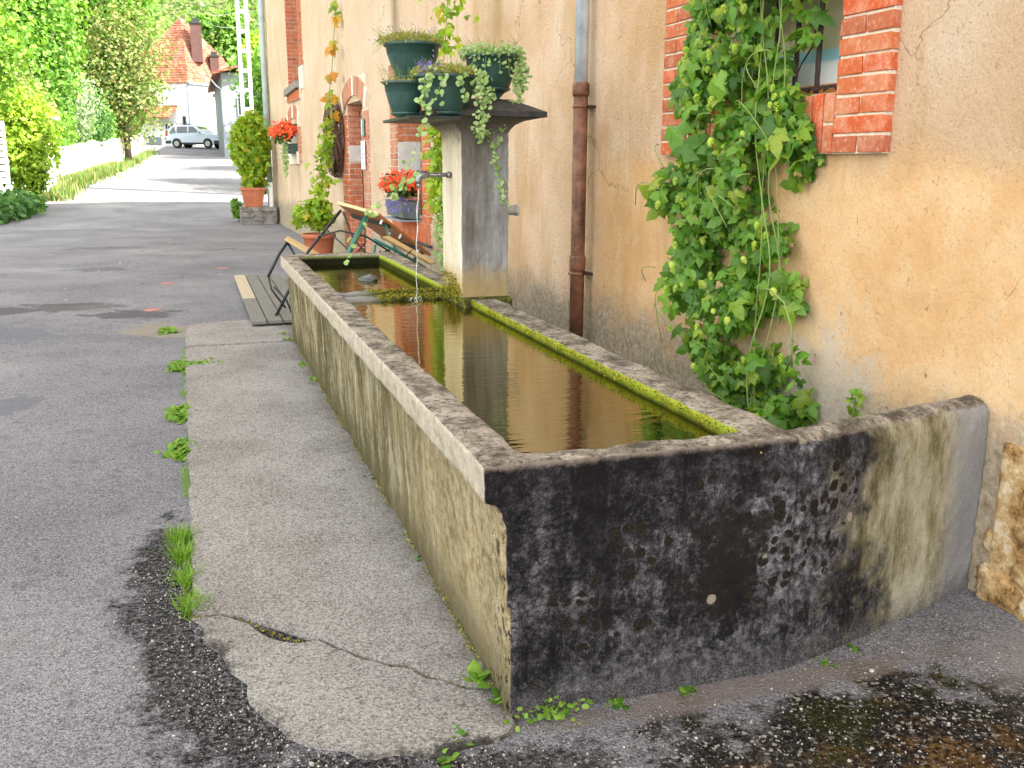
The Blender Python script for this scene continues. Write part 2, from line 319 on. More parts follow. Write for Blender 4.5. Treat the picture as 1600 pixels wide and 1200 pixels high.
A_ = m_asphalt(); SLAB = m_slab(); TR = m_trough(); WALL = m_wall()
BR = m_brick('orange_brick', (.48,.085,.022), (.46,.125,.045), (.33,.085,.04))
BRD = m_brick('old_brick', (.36,.11,.06), (.44,.17,.1), (.40,.2,.13), .5)
MORT = simple('mortar', (.62,.54,.43), .95, .2, 30, bmp=.5)
MORTP = simple('patch_plaster', (.55,.5,.46), .95, .15, 8, bmp=.3)
WHITEB = simple('pale_keystone', (.72,.63,.52), .9, .15, 20)
IRON = simple('rusty_iron', (.045,.028,.022), .7, .5, 40, metal=.3)
PIPE_BR = simple('brown_pipe_paint', (.15,.065,.035), .5, .85, 9, spec=.35, bmp=.4)
ZINC = simple('zinc_pipe', (.60,.67,.76), .3, .25, 8, metal=.35, spec=.7)
STEEL = simple('galvanised_steel', (.23,.23,.235), .35, .35, 30, metal=.7)
GREENP = simple('dark_green_plastic', (.022,.062,.052), .38, .18, 9, spec=.5, bmp=.05)
TERRA = simple('terracotta_plastic', (.42,.13,.06), .55, .2, 6)
GREENM = simple('green_enamel', (.015,.13,.10), .35, .2, 20, spec=.5)
BLKM = simple('dark_metal', (.012,.02,.018), .4, .3, 20)
WOODO = None
def m_wood(name, a, b, sc=(4, 40, 40), rough=.6):
    n = NT(name); v = n.objc()
    f = n.noise(3, 6, .7, n.map(v, scale=sc)); c = n.ramp(f, (.3, a), (.7, b))
    return n.fin(c, rough, n.bump(f, .3, .004), .35)
WOODO = m_wood('varnished_wood', (.27,.085,.02), (.5,.2,.05), rough=.4)
WOODP = m_wood('pale_wood', (.5,.36,.16), (.66,.5,.26))
WOODG = m_wood('grey_wood', (.085,.08,.072), (.21,.2,.175), (40, 3, 40), .85)
WOODB = m_wood('bleached_wood', (.3,.25,.17), (.46,.39,.28), (40, 3, 40), .85)
TWIG = simple('dry_twigs', (.13,.08,.055), .9, .5, 30)
STEM = simple('green_stems', (.17,.24,.06), .7, .3, 30)
BARK = simple('bark', (.11,.085,.06), .95, .4, 12, bmp=.6)
MOSS = m_leaf('moss', [(.03,.04,.006), (.10,.11,.012), (.28,.26,.02), (.4,.34,.03)], .2, .9)
WHITE = simple('white_render', (.78,.79,.8), .9, .05, 3)
WHITE2 = simple('grey_render', (.24,.26,.29), .9, .08, 3)
ROOF = None
def m_tiles(name, a, b):
    n = NT(name); o = n.sep(n.pos()); f = n.vor(4.5, n.map(n.pos(), scale=(1,1,1.5)), out='Color')
    c = n.ramp(n.sep(f)['X'], (0, a), (1, b)); c = n.mix(n.rng(n.noise(.8,5,.6), .45, .7, 0, .4), c, (.4,.3,.22))
    wv = n.n('ShaderNodeTexWave', wave_type='BANDS', bands_direction='Z'); n.put(wv.inputs['Vector'], n.pos()); wv.inputs['Scale'].default_value = 1.6
    return n.fin(c, .85, n.bump(wv.outputs['Fac'], .6, .05), .2)
ROOF = m_tiles('roof_tiles', (.17,.045,.03), (.33,.13,.08))
GLASSD = simple('dark_glass', (.03,.04,.05), .05, .1, 3, spec=.8, bmp=0)
HOP = m_leaf('hop_leaves', [(.05,.14,.012), (.09,.22,.02), (.13,.28,.03), (.04,.115,.015), (.18,.33,.035), (.10,.22,.015), (.27,.34,.04)], .35, .42)
CONE = m_leaf('hop_cone_green', [(.36,.5,.07), (.46,.58,.1), (.55,.62,.16)], .4, .7)
YEL = m_leaf('yellow_green_leaves', [(.16,.32,.02), (.27,.42,.03), (.38,.48,.04), (.12,.25,.02), (.46,.40,.03)], .45, .5)
AUT = m_leaf('autumn_vine_leaves', [(.14,.24,.025), (.25,.33,.03), (.5,.32,.03), (.5,.22,.03), (.16,.26,.03)], .4, .5)
JEN = m_leaf('pale_round_leaves', [(.24,.36,.14), (.32,.44,.18), (.2,.33,.09), (.38,.46,.24)], .3, .6)
BEDD = m_leaf('bedding_foliage', [(.22,.26,.05), (.3,.33,.08), (.2,.28,.05), (.33,.2,.08), (.34,.36,.12)], .35, .6)
DKF = m_leaf('geranium_leaves', [(.03,.08,.015), (.06,.13,.02), (.1,.17,.04)], .2, .6)
RED = m_leaf('red_petals', [(.75,.07,.02), (.85,.13,.03), (.65,.04,.02)], .25, .6)
PUR = m_leaf('violet_petals', [(.12,.08,.4), (.2,.14,.55), (.3,.22,.6)], .25, .6)
GRASS = m_leaf('grass_blades', [(.09,.2,.015), (.16,.3,.03), (.22,.34,.05)], .35, .5)
def tree_mat(name, *c): return m_leaf(name, list(c), .3, .6)

# ------------------------------------------------------------------ mesh helpers
class MB:
    def __init__(s, M=None): s.v = []; s.f = []; s.mi = []; s.M = M or Matrix(); s.cur = 0
    def add(s, vs, fs, mi=None):
        b = len(s.v); s.v += [tuple(s.M @ Vector(p)) for p in vs]; s.f += [tuple(b+i for i in f) for f in fs]
        s.mi += [s.cur if mi is None else mi]*len(fs); return s
    def box(s, x0, x1, y0, y1, z0, z1, mi=None):
        return s.add([(x0,y0,z0),(x1,y0,z0),(x1,y1,z0),(x0,y1,z0),(x0,y0,z1),(x1,y0,z1),(x1,y1,z1),(x0,y1,z1)],
            [(0,3,2,1),(4,5,6,7),(0,1,5,4),(1,2,6,5),(2,3,7,6),(3,0,4,7)], mi)
    def tube(s, pts, r, n=8, cap=True, mi=None):
        pts = [Vector(p) for p in pts]; rs = r if isinstance(r, (list, tuple)) else [r]*len(pts)
        vs = []; prev = None
        for i, p in enumerate(pts):
            d = (pts[min(i+1, len(pts)-1)] - pts[max(i-1, 0)]).normalized()
            a = Vector((0,0,1)) if abs(d.z) < .9 else Vector((1,0,0))
            if prev is not None: a = prev
            u = (a - d*a.dot(d)).normalized(); prev = u; v = d.cross(u)
            for k in range(n):
                t = 2*math.pi*k/n; vs.append(p + (u*math.cos(t) + v*math.sin(t))*rs[i])
        fs = [(i*n+k, i*n+(k+1)%n, (i+1)*n+(k+1)%n, (i+1)*n+k) for i in range(len(pts)-1) for k in range(n)]
        if cap: fs += [tuple(range(n))[::-1], tuple((len(pts)-1)*n+k for k in range(n))]
        return s.add(vs, fs, mi)
    def lathe(s, prof, c=(0,0,0), n=28, mi=None, sx=1, sy=1):
        vs = [(c[0]+r*sx*math.cos(2*math.pi*k/n), c[1]+r*sy*math.sin(2*math.pi*k/n), c[2]+z) for r, z in prof for k in range(n)]
        fs = [(i*n+k, i*n+(k+1)%n, (i+1)*n+(k+1)%n, (i+1)*n+k) for i in range(len(prof)-1) for k in range(n)]
        return s.add(vs, fs, mi)
    def prism(s, poly, y0, y1, axis='y', mi=None):
        n = len(poly)
        mk = {'y': lambda p, t: (p[0], t, p[1]), 'z': lambda p, t: (p[0], p[1], t), 'x': lambda p, t: (t, p[0], p[1])}[axis]
        vs = [mk(p, y0) for p in poly] + [mk(p, y1) for p in poly]
        return s.add(vs, [tuple(range(n)), tuple(range(2*n-1, n-1, -1))] + [(i, i+n, (i+1)%n+n, (i+1)%n) for i in range(n)], mi)

def link(name, me, mats, parent=None, smooth=False, kind=None):
    o = bpy.data.objects.new(name, me); COL.objects.link(o)
    for m in (mats if isinstance(mats, (list, tuple)) else [mats]):
        if m and m.name not in [q.name for q in me.materials if q]: me.materials.append(m)
    if smooth: me.shade_smooth()
    if kind: o['kind'] = kind
    if parent is not None: par(o, parent)
    return o
def par(o, parent):
    o.parent = parent
    M = Matrix.Translation(parent.location)
    p = parent.parent
    if p is not None: M = parent.matrix_parent_inverse.copy() if False else WM[parent.name]
    WM[o.name] = Matrix.LocRotScale(o.location, o.rotation_euler, o.scale) if True else None
    o.matrix_parent_inverse = M.inverted()
WM = {}
def obj(name, mb, mats, parent=None, smooth=False, bevel=0, kind=None, recalc=True, seg=2):
    me = bpy.data.meshes.new(name); me.from_pydata(mb.v, [], mb.f)
    mats = mats if isinstance(mats, (list, tuple)) else [mats]
    for m in mats: me.materials.append(m)
    if len(mats) > 1: me.polygons.foreach_set('material_index', mb.mi)
    if recalc or bevel:
        bm = bmesh.new(); bm.from_mesh(me)
        if recalc: bmesh.ops.recalc_face_normals(bm, faces=bm.faces)
        if bevel:
            es = [e for e in bm.edges if len(e.link_faces) == 2 and e.calc_face_angle(0) > .6]
            bmesh.ops.bevel(bm, geom=es, offset=bevel, segments=seg, profile=.6, affect='EDGES', clamp_overlap=True)
        bm.to_mesh(me); bm.free()
    return link(name, me, [], parent, smooth, kind)
def thing(name, label, cat, loc=(0,0,0), group=None):
    o = bpy.data.objects.new(name, None); COL.objects.link(o); o.location = loc; o.empty_display_size = .1
    return tag(o, label, cat, group)
def tag(o, label, cat, group=None):
    o['label'] = label; o['category'] = cat
    if group: o['group'] = group
    return o
def struct(o): o['kind'] = 'structure'; return o
def inst(name, me, M, parent=None, mats=None):
    o = bpy.data.objects.new(name, me); COL.objects.link(o)
    loc, rot, scl = M.decompose(); o.location = loc; o.rotation_euler = rot.to_euler(); o.scale = scl
    if parent is not None: par(o, parent)
    return o

def remeshed(name, mb, mat, voxel, parent=None, disp=()):
    """union of overlapping solids, worn at the edges"""
    me = bpy.data.meshes.new(name); me.from_pydata(mb.v, [], mb.f)
    bm = bmesh.new(); bm.from_mesh(me); bmesh.ops.recalc_face_normals(bm, faces=bm.faces); bm.to_mesh(me); bm.free()
    t = bpy.data.objects.new('tmp', me); COL.objects.link(t)
    r = t.modifiers.new('r', 'REMESH'); r.mode = 'VOXEL'; r.voxel_size = voxel; r.use_smooth_shade = True
    s = t.modifiers.new('s', 'SMOOTH'); s.iterations = 2; s.factor = .5
    dg = bpy.context.evaluated_depsgraph_get(); dg.update()
    m2 = bpy.data.meshes.new_from_object(t.evaluated_get(dg)); bpy.data.objects.remove(t)
    n = len(m2.vertices); co = np.empty(n*3); m2.vertices.foreach_get('co', co); co = co.reshape(-1, 3)
    no = np.empty(n*3); m2.vertices.foreach_get('normal', no); no = no.reshape(-1, 3)
    for fq, amp in disp:
        d = np.array([noise.noise(Vector(p)*fq) for p in co]); co += no*(d*amp)[:, None]
    m2.vertices.foreach_set('co', co.ravel()); m2.update()
    m2.name = name; m2.materials.clear(); m2.materials.append(mat)
    return link(name, m2, [], parent, True)

# leaf templates: (verts, faces) in a unit leaf lying in XY, stem at origin, pointing +Y, curling in Z
def tmpl_leaf_lobed():
    v = [(0,.06,0), (-.3,-.08,-.06), (-.56,.34,-.16), (-.25,.40,.03), (-.27,.66,-.04), (0,1.05,-.2), (.27,.66,-.04), (.25,.40,.03), (.56,.34,-.16), (.3,-.08,-.06), (0,.36,.10)]
    return v, [(10,i,i+1) for i in range(0,9)] + [(10,9,0)]
def tmpl_leaf_oval():
    v = [(0,0,0), (-.3,.25,-.05), (-.32,.6,-.06), (0,1,-.12), (.32,.6,-.06), (.3,.25,-.05), (0,.45,.07)]
    return v, [(6,i,i+1) for i in range(5)] + [(6,5,0)]
def tmpl_round():
    n = 8; v = [(0,.5,.05)] + [(.5*math.sin(2*math.pi*k/n), .5-.5*math.cos(2*math.pi*k/n)*(.8 if k else .6), -.05) for k in range(n)]
    return v, [(0, 1+k, 1+(k+1)%n) for k in range(n)]
def tmpl_diamond(): return [(0,0,0), (-.34,.5,0), (0,1,-.08), (.34,.5,0)], [(0,1,2),(0,2,3)]
def tmpl_quad(): return [(-.5,0,0), (0,.1,.12), (.5,0,0), (.32,.8,0), (-.2,1,-.1)], [(0,1,4), (1,2,3), (1,3,4)]
def tmpl_blade(): return [(-.03,0,0), (.03,0,0), (.022,.5,.04), (-.022,.5,.04), (0,1,.16)], [(0,1,2,3), (3,2,4)]
def tmpl_flower():
    v = [(0,0,.1)]; f = []
    for k in range(5):
        a = 2*math.pi*k/5; b = a+.5; c = a-.5
        v += [(math.cos(c)*.42, math.sin(c)*.42, .18), (math.cos(a)*.62, math.sin(a)*.62, .12), (math.cos(b)*.42, math.sin(b)*.42, .18)]
        i = 1+3*k; f += [(0,i,i+1), (0,i+1,i+2)]
    return v, f

def frames(N, up_=None, jit=1.):
    """N rows of rotation matrices; leaf normal (local Z) near up_, random spin"""
    up_ = np.asarray(up_, float) if up_ is not None else np.zeros((N,3))
    z = up_ + jit*rng.normal(size=(N,3)); z /= np.linalg.norm(z, axis=1)[:, None]
    t = rng.normal(size=(N,3)); t -= z*(t*z).sum(1)[:, None]; t /= np.linalg.norm(t, axis=1)[:, None]
    return np.stack([np.cross(t, z), t, z], axis=2)
def droop(N, out, down=.8, jit=.5):
    """leaves whose tip hangs down and whose face looks outwards"""
    z = np.asarray(out, float) + jit*rng.normal(size=(N,3)); z /= np.linalg.norm(z, axis=1)[:, None]
    t = np.array([0,0,-down]) + .6*rng.normal(size=(N,3)); t -= z*(t*z).sum(1)[:, None]; t /= np.linalg.norm(t, axis=1)[:, None]
    return np.stack([np.cross(t, z), t, z], axis=2)
def scatter(name, tmpl, pos, rot, size, mat, parent=None, kind=None):
    V = np.array(tmpl[0], float); N = len(pos); size = np.broadcast_to(np.asarray(size, float), (N,))
    W = np.einsum('nij,vj->nvi', rot, V)*size[:, None, None] + np.asarray(pos)[:, None, :]
    nv = len(V); loops = []; starts = []; tot = []; l0 = 0
    base = np.concatenate([np.array(f) for f in tmpl[1]]); ls = np.array([len(f) for f in tmpl[1]])
    li = (base[None, :] + (np.arange(N)*nv)[:, None]).ravel()
    lt = np.tile(ls, N); st = np.concatenate([[0], np.cumsum(lt)[:-1]])
    me = bpy.data.meshes.new(name); me.vertices.add(N*nv); me.vertices.foreach_set('co', W.ravel())
    me.loops.add(len(li)); me.loops.foreach_set('vertex_index', li.astype(np.int32))
    me.polygons.add(len(lt)); me.polygons.foreach_set('loop_start', st.astype(np.int32)); me.polygons.foreach_set('loop_total', lt.astype(np.int32))
    a = me.attributes.new('rnd', 'FLOAT', 'POINT'); a.data.foreach_set('value', np.repeat(rng.random(N), nv).astype(np.float32))
    me.materials.append(mat); me.update(calc_edges=True)
    o = link(name, me, [], parent)
    if kind: o['kind'] = kind
    return o
def tmesh(name, tmpl, mat):
    me = bpy.data.meshes.new(name); me.from_pydata(tmpl[0], [], tmpl[1]); me.materials.append(mat); return me

# house coordinates: s along the street front, o outwards, z up
TH = -.0262; P0 = Vector((1.925, 0, 0)); Dv = Vector((math.sin(TH), math.cos(TH), 0)); Nv = Vector((-math.cos(TH), math.sin(TH), 0))
HM = Matrix(((Dv.x, Nv.x, 0, P0.x), (Dv.y, Nv.y, 0, P0.y), (0, 0, 1, 0), (0, 0, 0, 1)))
def Wp(s, o, z): return HM @ Vector((s, o, z))

# ------------------------------------------------------------------ ground and hills
def gz(x, y):
    z = .046*max(0, y-22) - .0*min(0, y)
    if y > 88: z += .62*(y-88)
    b = max(0, -x-6.0-.0*y) * (1 if y > 16 else 0)
    z += .42*b*min(1, max(0, (y-16)/10))
    c = max(0, x-11) * (1 if y > 30 else 0); z += .3*c*min(1, max(0, (y-30)/10))
    return z
xs = sorted(set([-120,-90,-70,-55,-45,-38,-32,-27,-23,-20,-17,-15,-13,-11,-9,-7.5] + [round(-6+.5*i,2) for i in range(0,25)] + [8,10,12,15,19,24,30,40,55,80,110]))
ys = sorted(set([-12,-9,-6,-4] + [round(-3+.5*i,2) for i in range(0,60)] + [28,30,32,34,36,40,44,48,52,56,60,66,72,78,84,88,94,100,108,116,126,138,150,170,190,220,260]))
g = MB(); nx = len(xs)
g.v = [(x, y, gz(x, y)) for y in ys for x in xs]
g.f = [(j*nx+i, j*nx+i+1, (j+1)*nx+i+1, (j+1)*nx+i) for j in range(len(ys)-1) for i in range(nx-1)]
for j in range(len(ys)-1):
    for i in range(nx-1):
        g.mi.append(0 if (-5.6 <= xs[i] and xs[i] < 11 and ys[j] < 84) or ys[j] < 16 else 1)
SOIL = simple('grassy_soil', (.09,.12,.035), .95, .5, 3, bmp=.5)
struct(obj('road', g, [A_, SOIL], smooth=True, recalc=False))

# concrete pavement slabs beside the trough, split by a crack
def jag(pts, step=.05, amp=.006, seed=0):
    out = []
    for i in range(len(pts)-1):
        a, b = Vector(pts[i]), Vector(pts[i+1]); n = max(1, int((b-a).length/step))
        for k in range(n):
            p = a.lerp(b, k/n); q = noise.noise(Vector((p.x*9+seed, p.y*9, seed))) * amp
            nrm = Vector((-(b-a).y, (b-a).x)).normalized(); out.append(tuple(p + nrm*q*2))
    out.append(tuple(pts[-1])); return out
crack = [(-.755,.90), (-.66,.875), (-.57,.80), (-.48,.70), (-.37,.61), (-.27,.47), (-.13,.335), (-.04,.225), (.085,.15)]
ck = jag(crack, .03, .012, 3)
def off(pts, d): return [(x-d*.45, y-d*.9) for x, y in pts]
gapw = [(.05*math.sin(math.pi*(k/len(ck)-.17)/.24)+.012 if .17 < k/len(ck) < .41 else .011 + .005*math.sin(k*1.7)) for k in range(len(ck))]
lower = [(x-w_*.5, y-w_) for (x, y), w_ in zip(ck, gapw)]
L1 = jag([(-.79,5.76), (-.80,5.3)], .06, .01) + jag([(-.80,5.26), (-.62,5.19), (-.63,5.12), (-.80,5.06)], .05, .012) + jag([(-.80,5.02), (-.79,4.5), (-.77,2.95), (-.76,1.95), (-.75,1.3), (-.755,.90)], .05, .012)
A_poly = L1 + ck + [(.085,5.8)] + jag([(.06,5.82), (-.75,5.80)], .08, .01)
B_poly = [(-.762,.885)] + jag([(-.755,.85), (-.70,.67), (-.63,.45), (-.59,.26), (-.52,.10), (-.35,-.04), (-.13,-.11), (0,-.07), (.08,-.035)], .04, .02, 5) + [(.085,.13)] + lower[::-1][:-1]
C_poly = jag([(-.80,5.85), (-.80,6.6), (-.76,6.9), (-.6,7.02), (.05,7.08), (.5,7.1)], .08, .012, 8) + [(.5,6.02), (.05,6.0), (.05,5.86)] + jag([(.03,5.855), (-.8,5.85)], .08, .01, 2)[:-1]
def slab_piece(name, poly, z, label):
    bm = bmesh.new(); vs = [bm.verts.new((x, y, -.03)) for x, y in poly]; f = bm.faces.new(vs)
    if f.normal.z < 0 or True:
        bm.normal_update()
        if f.normal.z < 0: f.normal_flip()
    ex = bmesh.ops.extrude_face_region(bm, geom=[f]); tv = [e for e in ex['geom'] if isinstance(e, bmesh.types.BMVert)]
    for v in tv: v.co.z = z
    tf = [e for e in ex['geom'] if isinstance(e, bmesh.types.BMFace)][0]
    bmesh.ops.recalc_face_normals(bm, faces=bm.faces)
    r = bmesh.ops.bevel(bm, geom=list(tf.edges), offset=.004, segments=2, affect='EDGES', clamp_overlap=True)
    bmesh.ops.triangulate(bm, faces=[q for q in bm.faces if len(q.verts) > 4])
    me = bpy.data.meshes.new(name); bm.to_mesh(me); bm.free(); me.materials.append(SLAB)
    o = link(name, me, []); struct(o); return o
slab_piece('pavement', A_poly, .024, ''); slab_piece('pavement', B_poly, .012, ''); slab_piece('pavement', C_poly, .03, '')

# ------------------------------------------------------------------ trough
L = 5.963; Wd = .952; H = .742
t = thing('stone_trough', 'long weathered concrete trough with black stained end and two basins of water', 'water trough', (.5, 3, 0))
mb = MB()
mb.prism([(.08,-.03), (.052,.57), (.046,.615), (.002,.64), (0,.742), (.127,.742), (.127,-.03)], 0, L)
mb.box(.8025,.952, 0, L, -.03, H); mb.box(.07,.9,0,.085,-.03,H); mb.box(.07,.9,5.733,L,-.03,H)
mb.prism([(0,.64),(0,.742),(.2,.742),(.2,.64)], 0, .085)
mb.box(.1,.9,.05,5.8,-.03,.12)
remeshed('basin', mb, TR, .0125, t, [(6, .006), (25, .004), (70, .0025)])
MOSSC = None
def m_mossc():
    n = NT('mossy_stone'); f = n.noise(25, 7, .75)
    c = n.ramp(f, (.35, (.02,.02,.014)), (.5, (.05,.055,.012)), (.62, (.16,.17,.02)), (.75, (.3,.27,.2)))
    o = n.sep(n.pos()); c = n.mix(n.rng(n.ma('ADD', o['X'], n.ma('MULTIPLY', f, .3)), .35, .6, .9, 0), c, (.24,.23,.22))
    return n.fin(c, .9, n.bump(n.noise(70, 5, .7), .8, .01), .2)
MC = m_mossc()
mb = MB(); mb.box(.12,.81,3.32,3.40,.3,.716)
remeshed('divider', mb, MC, .012, t, [(12, .008), (50, .006)])
mb = MB(); mb.box(.12,.81,3.60,3.68,.3,.712)
remeshed('divider', mb, MC, .012, t, [(12, .008), (50, .006)])
mb = MB(); mb.box(.12,.81,3.39,3.61,.3,.675)
obj('overflow_channel', mb, MC, t)
# moss lumps on the dividers and hanging roots
def mosspatch(pts, spread, n_, s_, parent):
    p = np.array([pts[i] for i in rng.integers(0, len(pts), n_)]) + rng.normal(size=(n_,3))*np.array(spread)
    return scatter('moss', tmpl_diamond(), p, frames(n_, np.array([[0,-.3,.8]]*n_), .8), rng.uniform(.5,1.2,n_)*s_, MOSS, parent, 'stuff')
mosspatch([(x, y, .715) for x in np.linspace(.35,.78,30) for y in (3.34,3.37,3.62)], (.01,.016,.006), 5000, .012, t)
mosspatch([(.8,.1+.1*k,.728) for k in range(30)], (.004,.05,.008), 2500, .008, t)
mb = MB()
for k in range(46):
    x = random.uniform(.42,.79); l = random.uniform(.02,.07) if x < .7 else random.uniform(.01,.04)
    mb.tube([(x, 3.315, .71), (x+random.uniform(-.01,.01), 3.305, .70-l*.5), (x+random.uniform(-.01,.01), 3.30, .705-l)], random.uniform(.002,.004), 4)
obj('hanging_root', mb, MC, t, kind='stuff')
WAT1 = m_water('water_near', (.004,.0035,.001), 2.0, .075, (.58, 3.1)); WAT2 = m_water('water_far', (.004,.0035,.002), 2.0, .075, (.5, 3.9))
mb = MB(); mb.add([(.12,.08,.697),(.81,.08,.697),(.81,3.33,.697),(.12,3.33,.697)], [(0,1,2,3)]); struct(obj('water', mb, WAT1, recalc=False))
mb = MB(); mb.add([(.12,3.67,.668),(.81,3.67,.668),(.81,5.74,.668),(.12,5.74,.668)], [(0,1,2,3)]); struct(obj('water', mb, WAT2, recalc=False))

# wing wall between trough and house
mb = MB()
a, b = Vector((.958, .0)), Vector((1.93, .285)); d = (b-a).normalized(); nn = Vector((-d.y, d.x))
prof = [(0,-.03), (0,.69), (.012,.722), (.04,.742), (.085,.745), (.12,.725), (.13,.69), (.13,-.03)]
vs = []; K = 2
for k in range(K):
    p = a.lerp(b, k/(K-1)); zt = -.01 if k == 0 else -.035
    for o_, z_ in prof: vs.append((p.x+nn.x*o_, p.y+nn.y*o_, z_ + (zt if z_ > .5 else 0)))
n8 = len(prof)
mb.add(vs, [tuple(range(n8)), tuple(range(2*n8-1, n8-1, -1))] + [(i, i+n8, (i+1)%n8+n8, (i+1)%n8) for i in range(n8)])
wing = remeshed('wing_wall', mb, TR, .012, None, [(5, .008), (25, .004), (70, .002)])
tag(wing, 'low concrete wing wall with rounded top joining the trough end to the house', 'wall')

# ------------------------------------------------------------------ fountain pillar
PIL = None
def m_pillar():
    n = NT('pillar_render'); P = n.pos(); o = n.sep(P); N = n.sep(n.nor()); med = n.noise(12, 7, .7)
    st = n.noise(4, 6, .7, n.map(P, scale=(2.2,2.2,.35)))
    c = n.ramp(st, (.36, (.10,.09,.075)), (.5, (.17,.165,.16)), (.64, (.27,.275,.285)))
    c = n.mix(n.rng(med, .55, .72, 0, .4), c, (.2,.15,.1))
    lit_side = n.ramp(st, (.3, (.5,.42,.3)), (.6, (.66,.58,.46)))
    c = n.mix(n.rng(N['X'], -.8, -.4, 1, 0), c, lit_side)  # left face paler: light from the left put into the colour
    low = n.rng(n.ma('ADD', o['Z'], n.ma('MULTIPLY', med, -.25)), .66, .86, .75, 0)
    c = n.mix(low, c, (.3,.21,.07))
    hi = n.rng(n.ma('ADD', o['Z'], n.ma('MULTIPLY', med, .2)), 1.68, 1.8, 0, .8); c = n.mix(hi, c, (.1,.085,.07))
    return n.fin(c, .88, n.bump(n.noise(70, 5, .7), .5, .006, n.bump(med, .3, .012)), .25)
PIL = m_pillar()
fp = thing('fountain_pillar', 'grey square fountain pillar with stone cap standing beside the trough', 'fountain', (.9, 3.2, .7))
mb = MB(); mb.prism([(.762,3.0),(1.045,3.0),(1.045,3.42),(.762,3.42)], .0, 1.7, 'z')
remeshed('shaft', mb, PIL, .012, fp, [(5, .006), (30, .004)])
mb = MB(); mb.box(.755,1.05,2.93,3.46,.66,.746); obj('base_slab', mb, MC, fp, bevel=.01)
# flared corbel (rings of increasing size)
mb = MB(); prof = [(0,1.66), (.008,1.68), (.03,1.705), (.07,1.725), (.12,1.735), (.135,1.74)]
rings = []
for e, z in prof: rings.append([(.762-e*1.3,3.0-e,z), (1.045+e,3.0-e,z), (1.045+e,3.42+e,z), (.762-e*1.3,3.42+e,z)])
vs = [p for r_ in rings for p in r_]; fs = [(i*4+k, i*4+(k+1)%4, (i+1)*4+(k+1)%4, (i+1)*4+k) for i in range(len(rings)-1) for k in range(4)] + [(0,1,2,3), tuple(20+k for k in (3,2,1,0))]
mb.add(vs, fs); obj('corbel', mb, PIL, fp, bevel=.004)
CAPM = simple('blackened_stone', (.035,.032,.028), .9, .6, 14, bmp=.8)
mb = MB(); mb.box(.57,1.215,2.84,3.58,1.742,1.773)
mb.add([(.57,2.84,1.772),(1.215,2.84,1.772),(1.215,3.58,1.772),(.57,3.58,1.772),(.86,3.12,1.85),(1.1,3.12,1.85),(1.1,3.3,1.85),(.86,3.3,1.85)],
       [(0,1,5,4),(1,2,6,5),(2,3,7,6),(3,0,4,7),(4,5,6,7)])
obj('cap_slab', mb, CAPM, fp, bevel=.004)
mb = MB(); mb.box(.43,.72,2.80,3.5,1.722,1.738); obj('shelf_board', mb, BLKM, fp, bevel=.002)
# spout
sp = MB(); sp.tube([(.765,3.2,1.43), (.60,3.2,1.43)], .0125, 14); pipe = obj('spout_pipe', sp, STEEL, fp, True)
q = MB(); q.tube([(.755,3.2,1.43), (.738,3.2,1.43)], .019, 14); q.tube([(.70,3.2,1.43), (.685,3.2,1.43)], .017, 14); obj('pipe_collar', q, STEEL, pipe, True)
q = MB(); q.tube([(.628,3.2,1.43), (.60,3.2,1.432), (.583,3.2,1.428), (.572,3.2,1.415), (.57,3.2,1.395), (.57,3.2,1.385)], [.02,.023,.024,.024,.021,.021], 16)
q.tube([(.57,3.2,1.386), (.57,3.2,1.358)], .013, 12); obj('elbow', q, STEEL, pipe, True)
JET = NT('falling_water'); JET.b.inputs['Base Color'].default_value = (.9,.95,1,1); JET.b.inputs['Roughness'].default_value = .08
JET.b.inputs['Transmission Weight'].default_value = .75; JET.b.inputs['IOR'].default_value = 1.33
q = MB(); pts = []; rs = []
for k in range(26):
    u = k/25; pts.append((.57-.028*u**.6+.003*math.sin(u*23), 3.2-.01*u, 1.36-.66*u)); rs.append(.0034*(1-.35*u)*(1+.25*math.sin(u*40)))
q.tube(pts, rs, 8); obj('water_stream', q, JET.m, fp, True)
q = MB()
for k in range(26):
    a_ = random.uniform(0, 6.28); r_ = random.uniform(.005,.05); h_ = random.uniform(0,.03)
    q.lathe([(0,-.003),(.003,0),(0,.003)], (.542+r_*math.cos(a_), 3.19+r_*math.sin(a_)*.6, .70+h_), 5)
obj('splash', q, JET.m, fp, kind='stuff')
q = MB(); q.tube([(1.04,3.2,1.225), (1.155,3.2,1.225)], .028, 20); q.tube([(1.15,3.2,1.225), (1.168,3.2,1.225)], .033, 20); obj('pipe_stub', q, simple('grey_pvc',(.42,.44,.42),.4,.1,8), fp, True)
mosspatch([(.755, y, z) for y in np.linspace(3.02,3.36,10) for z in np.linspace(.74,.86,8) if z-.74 < .14*random.random()+.02], (.006,.02,.012), 1800, .012, fp)

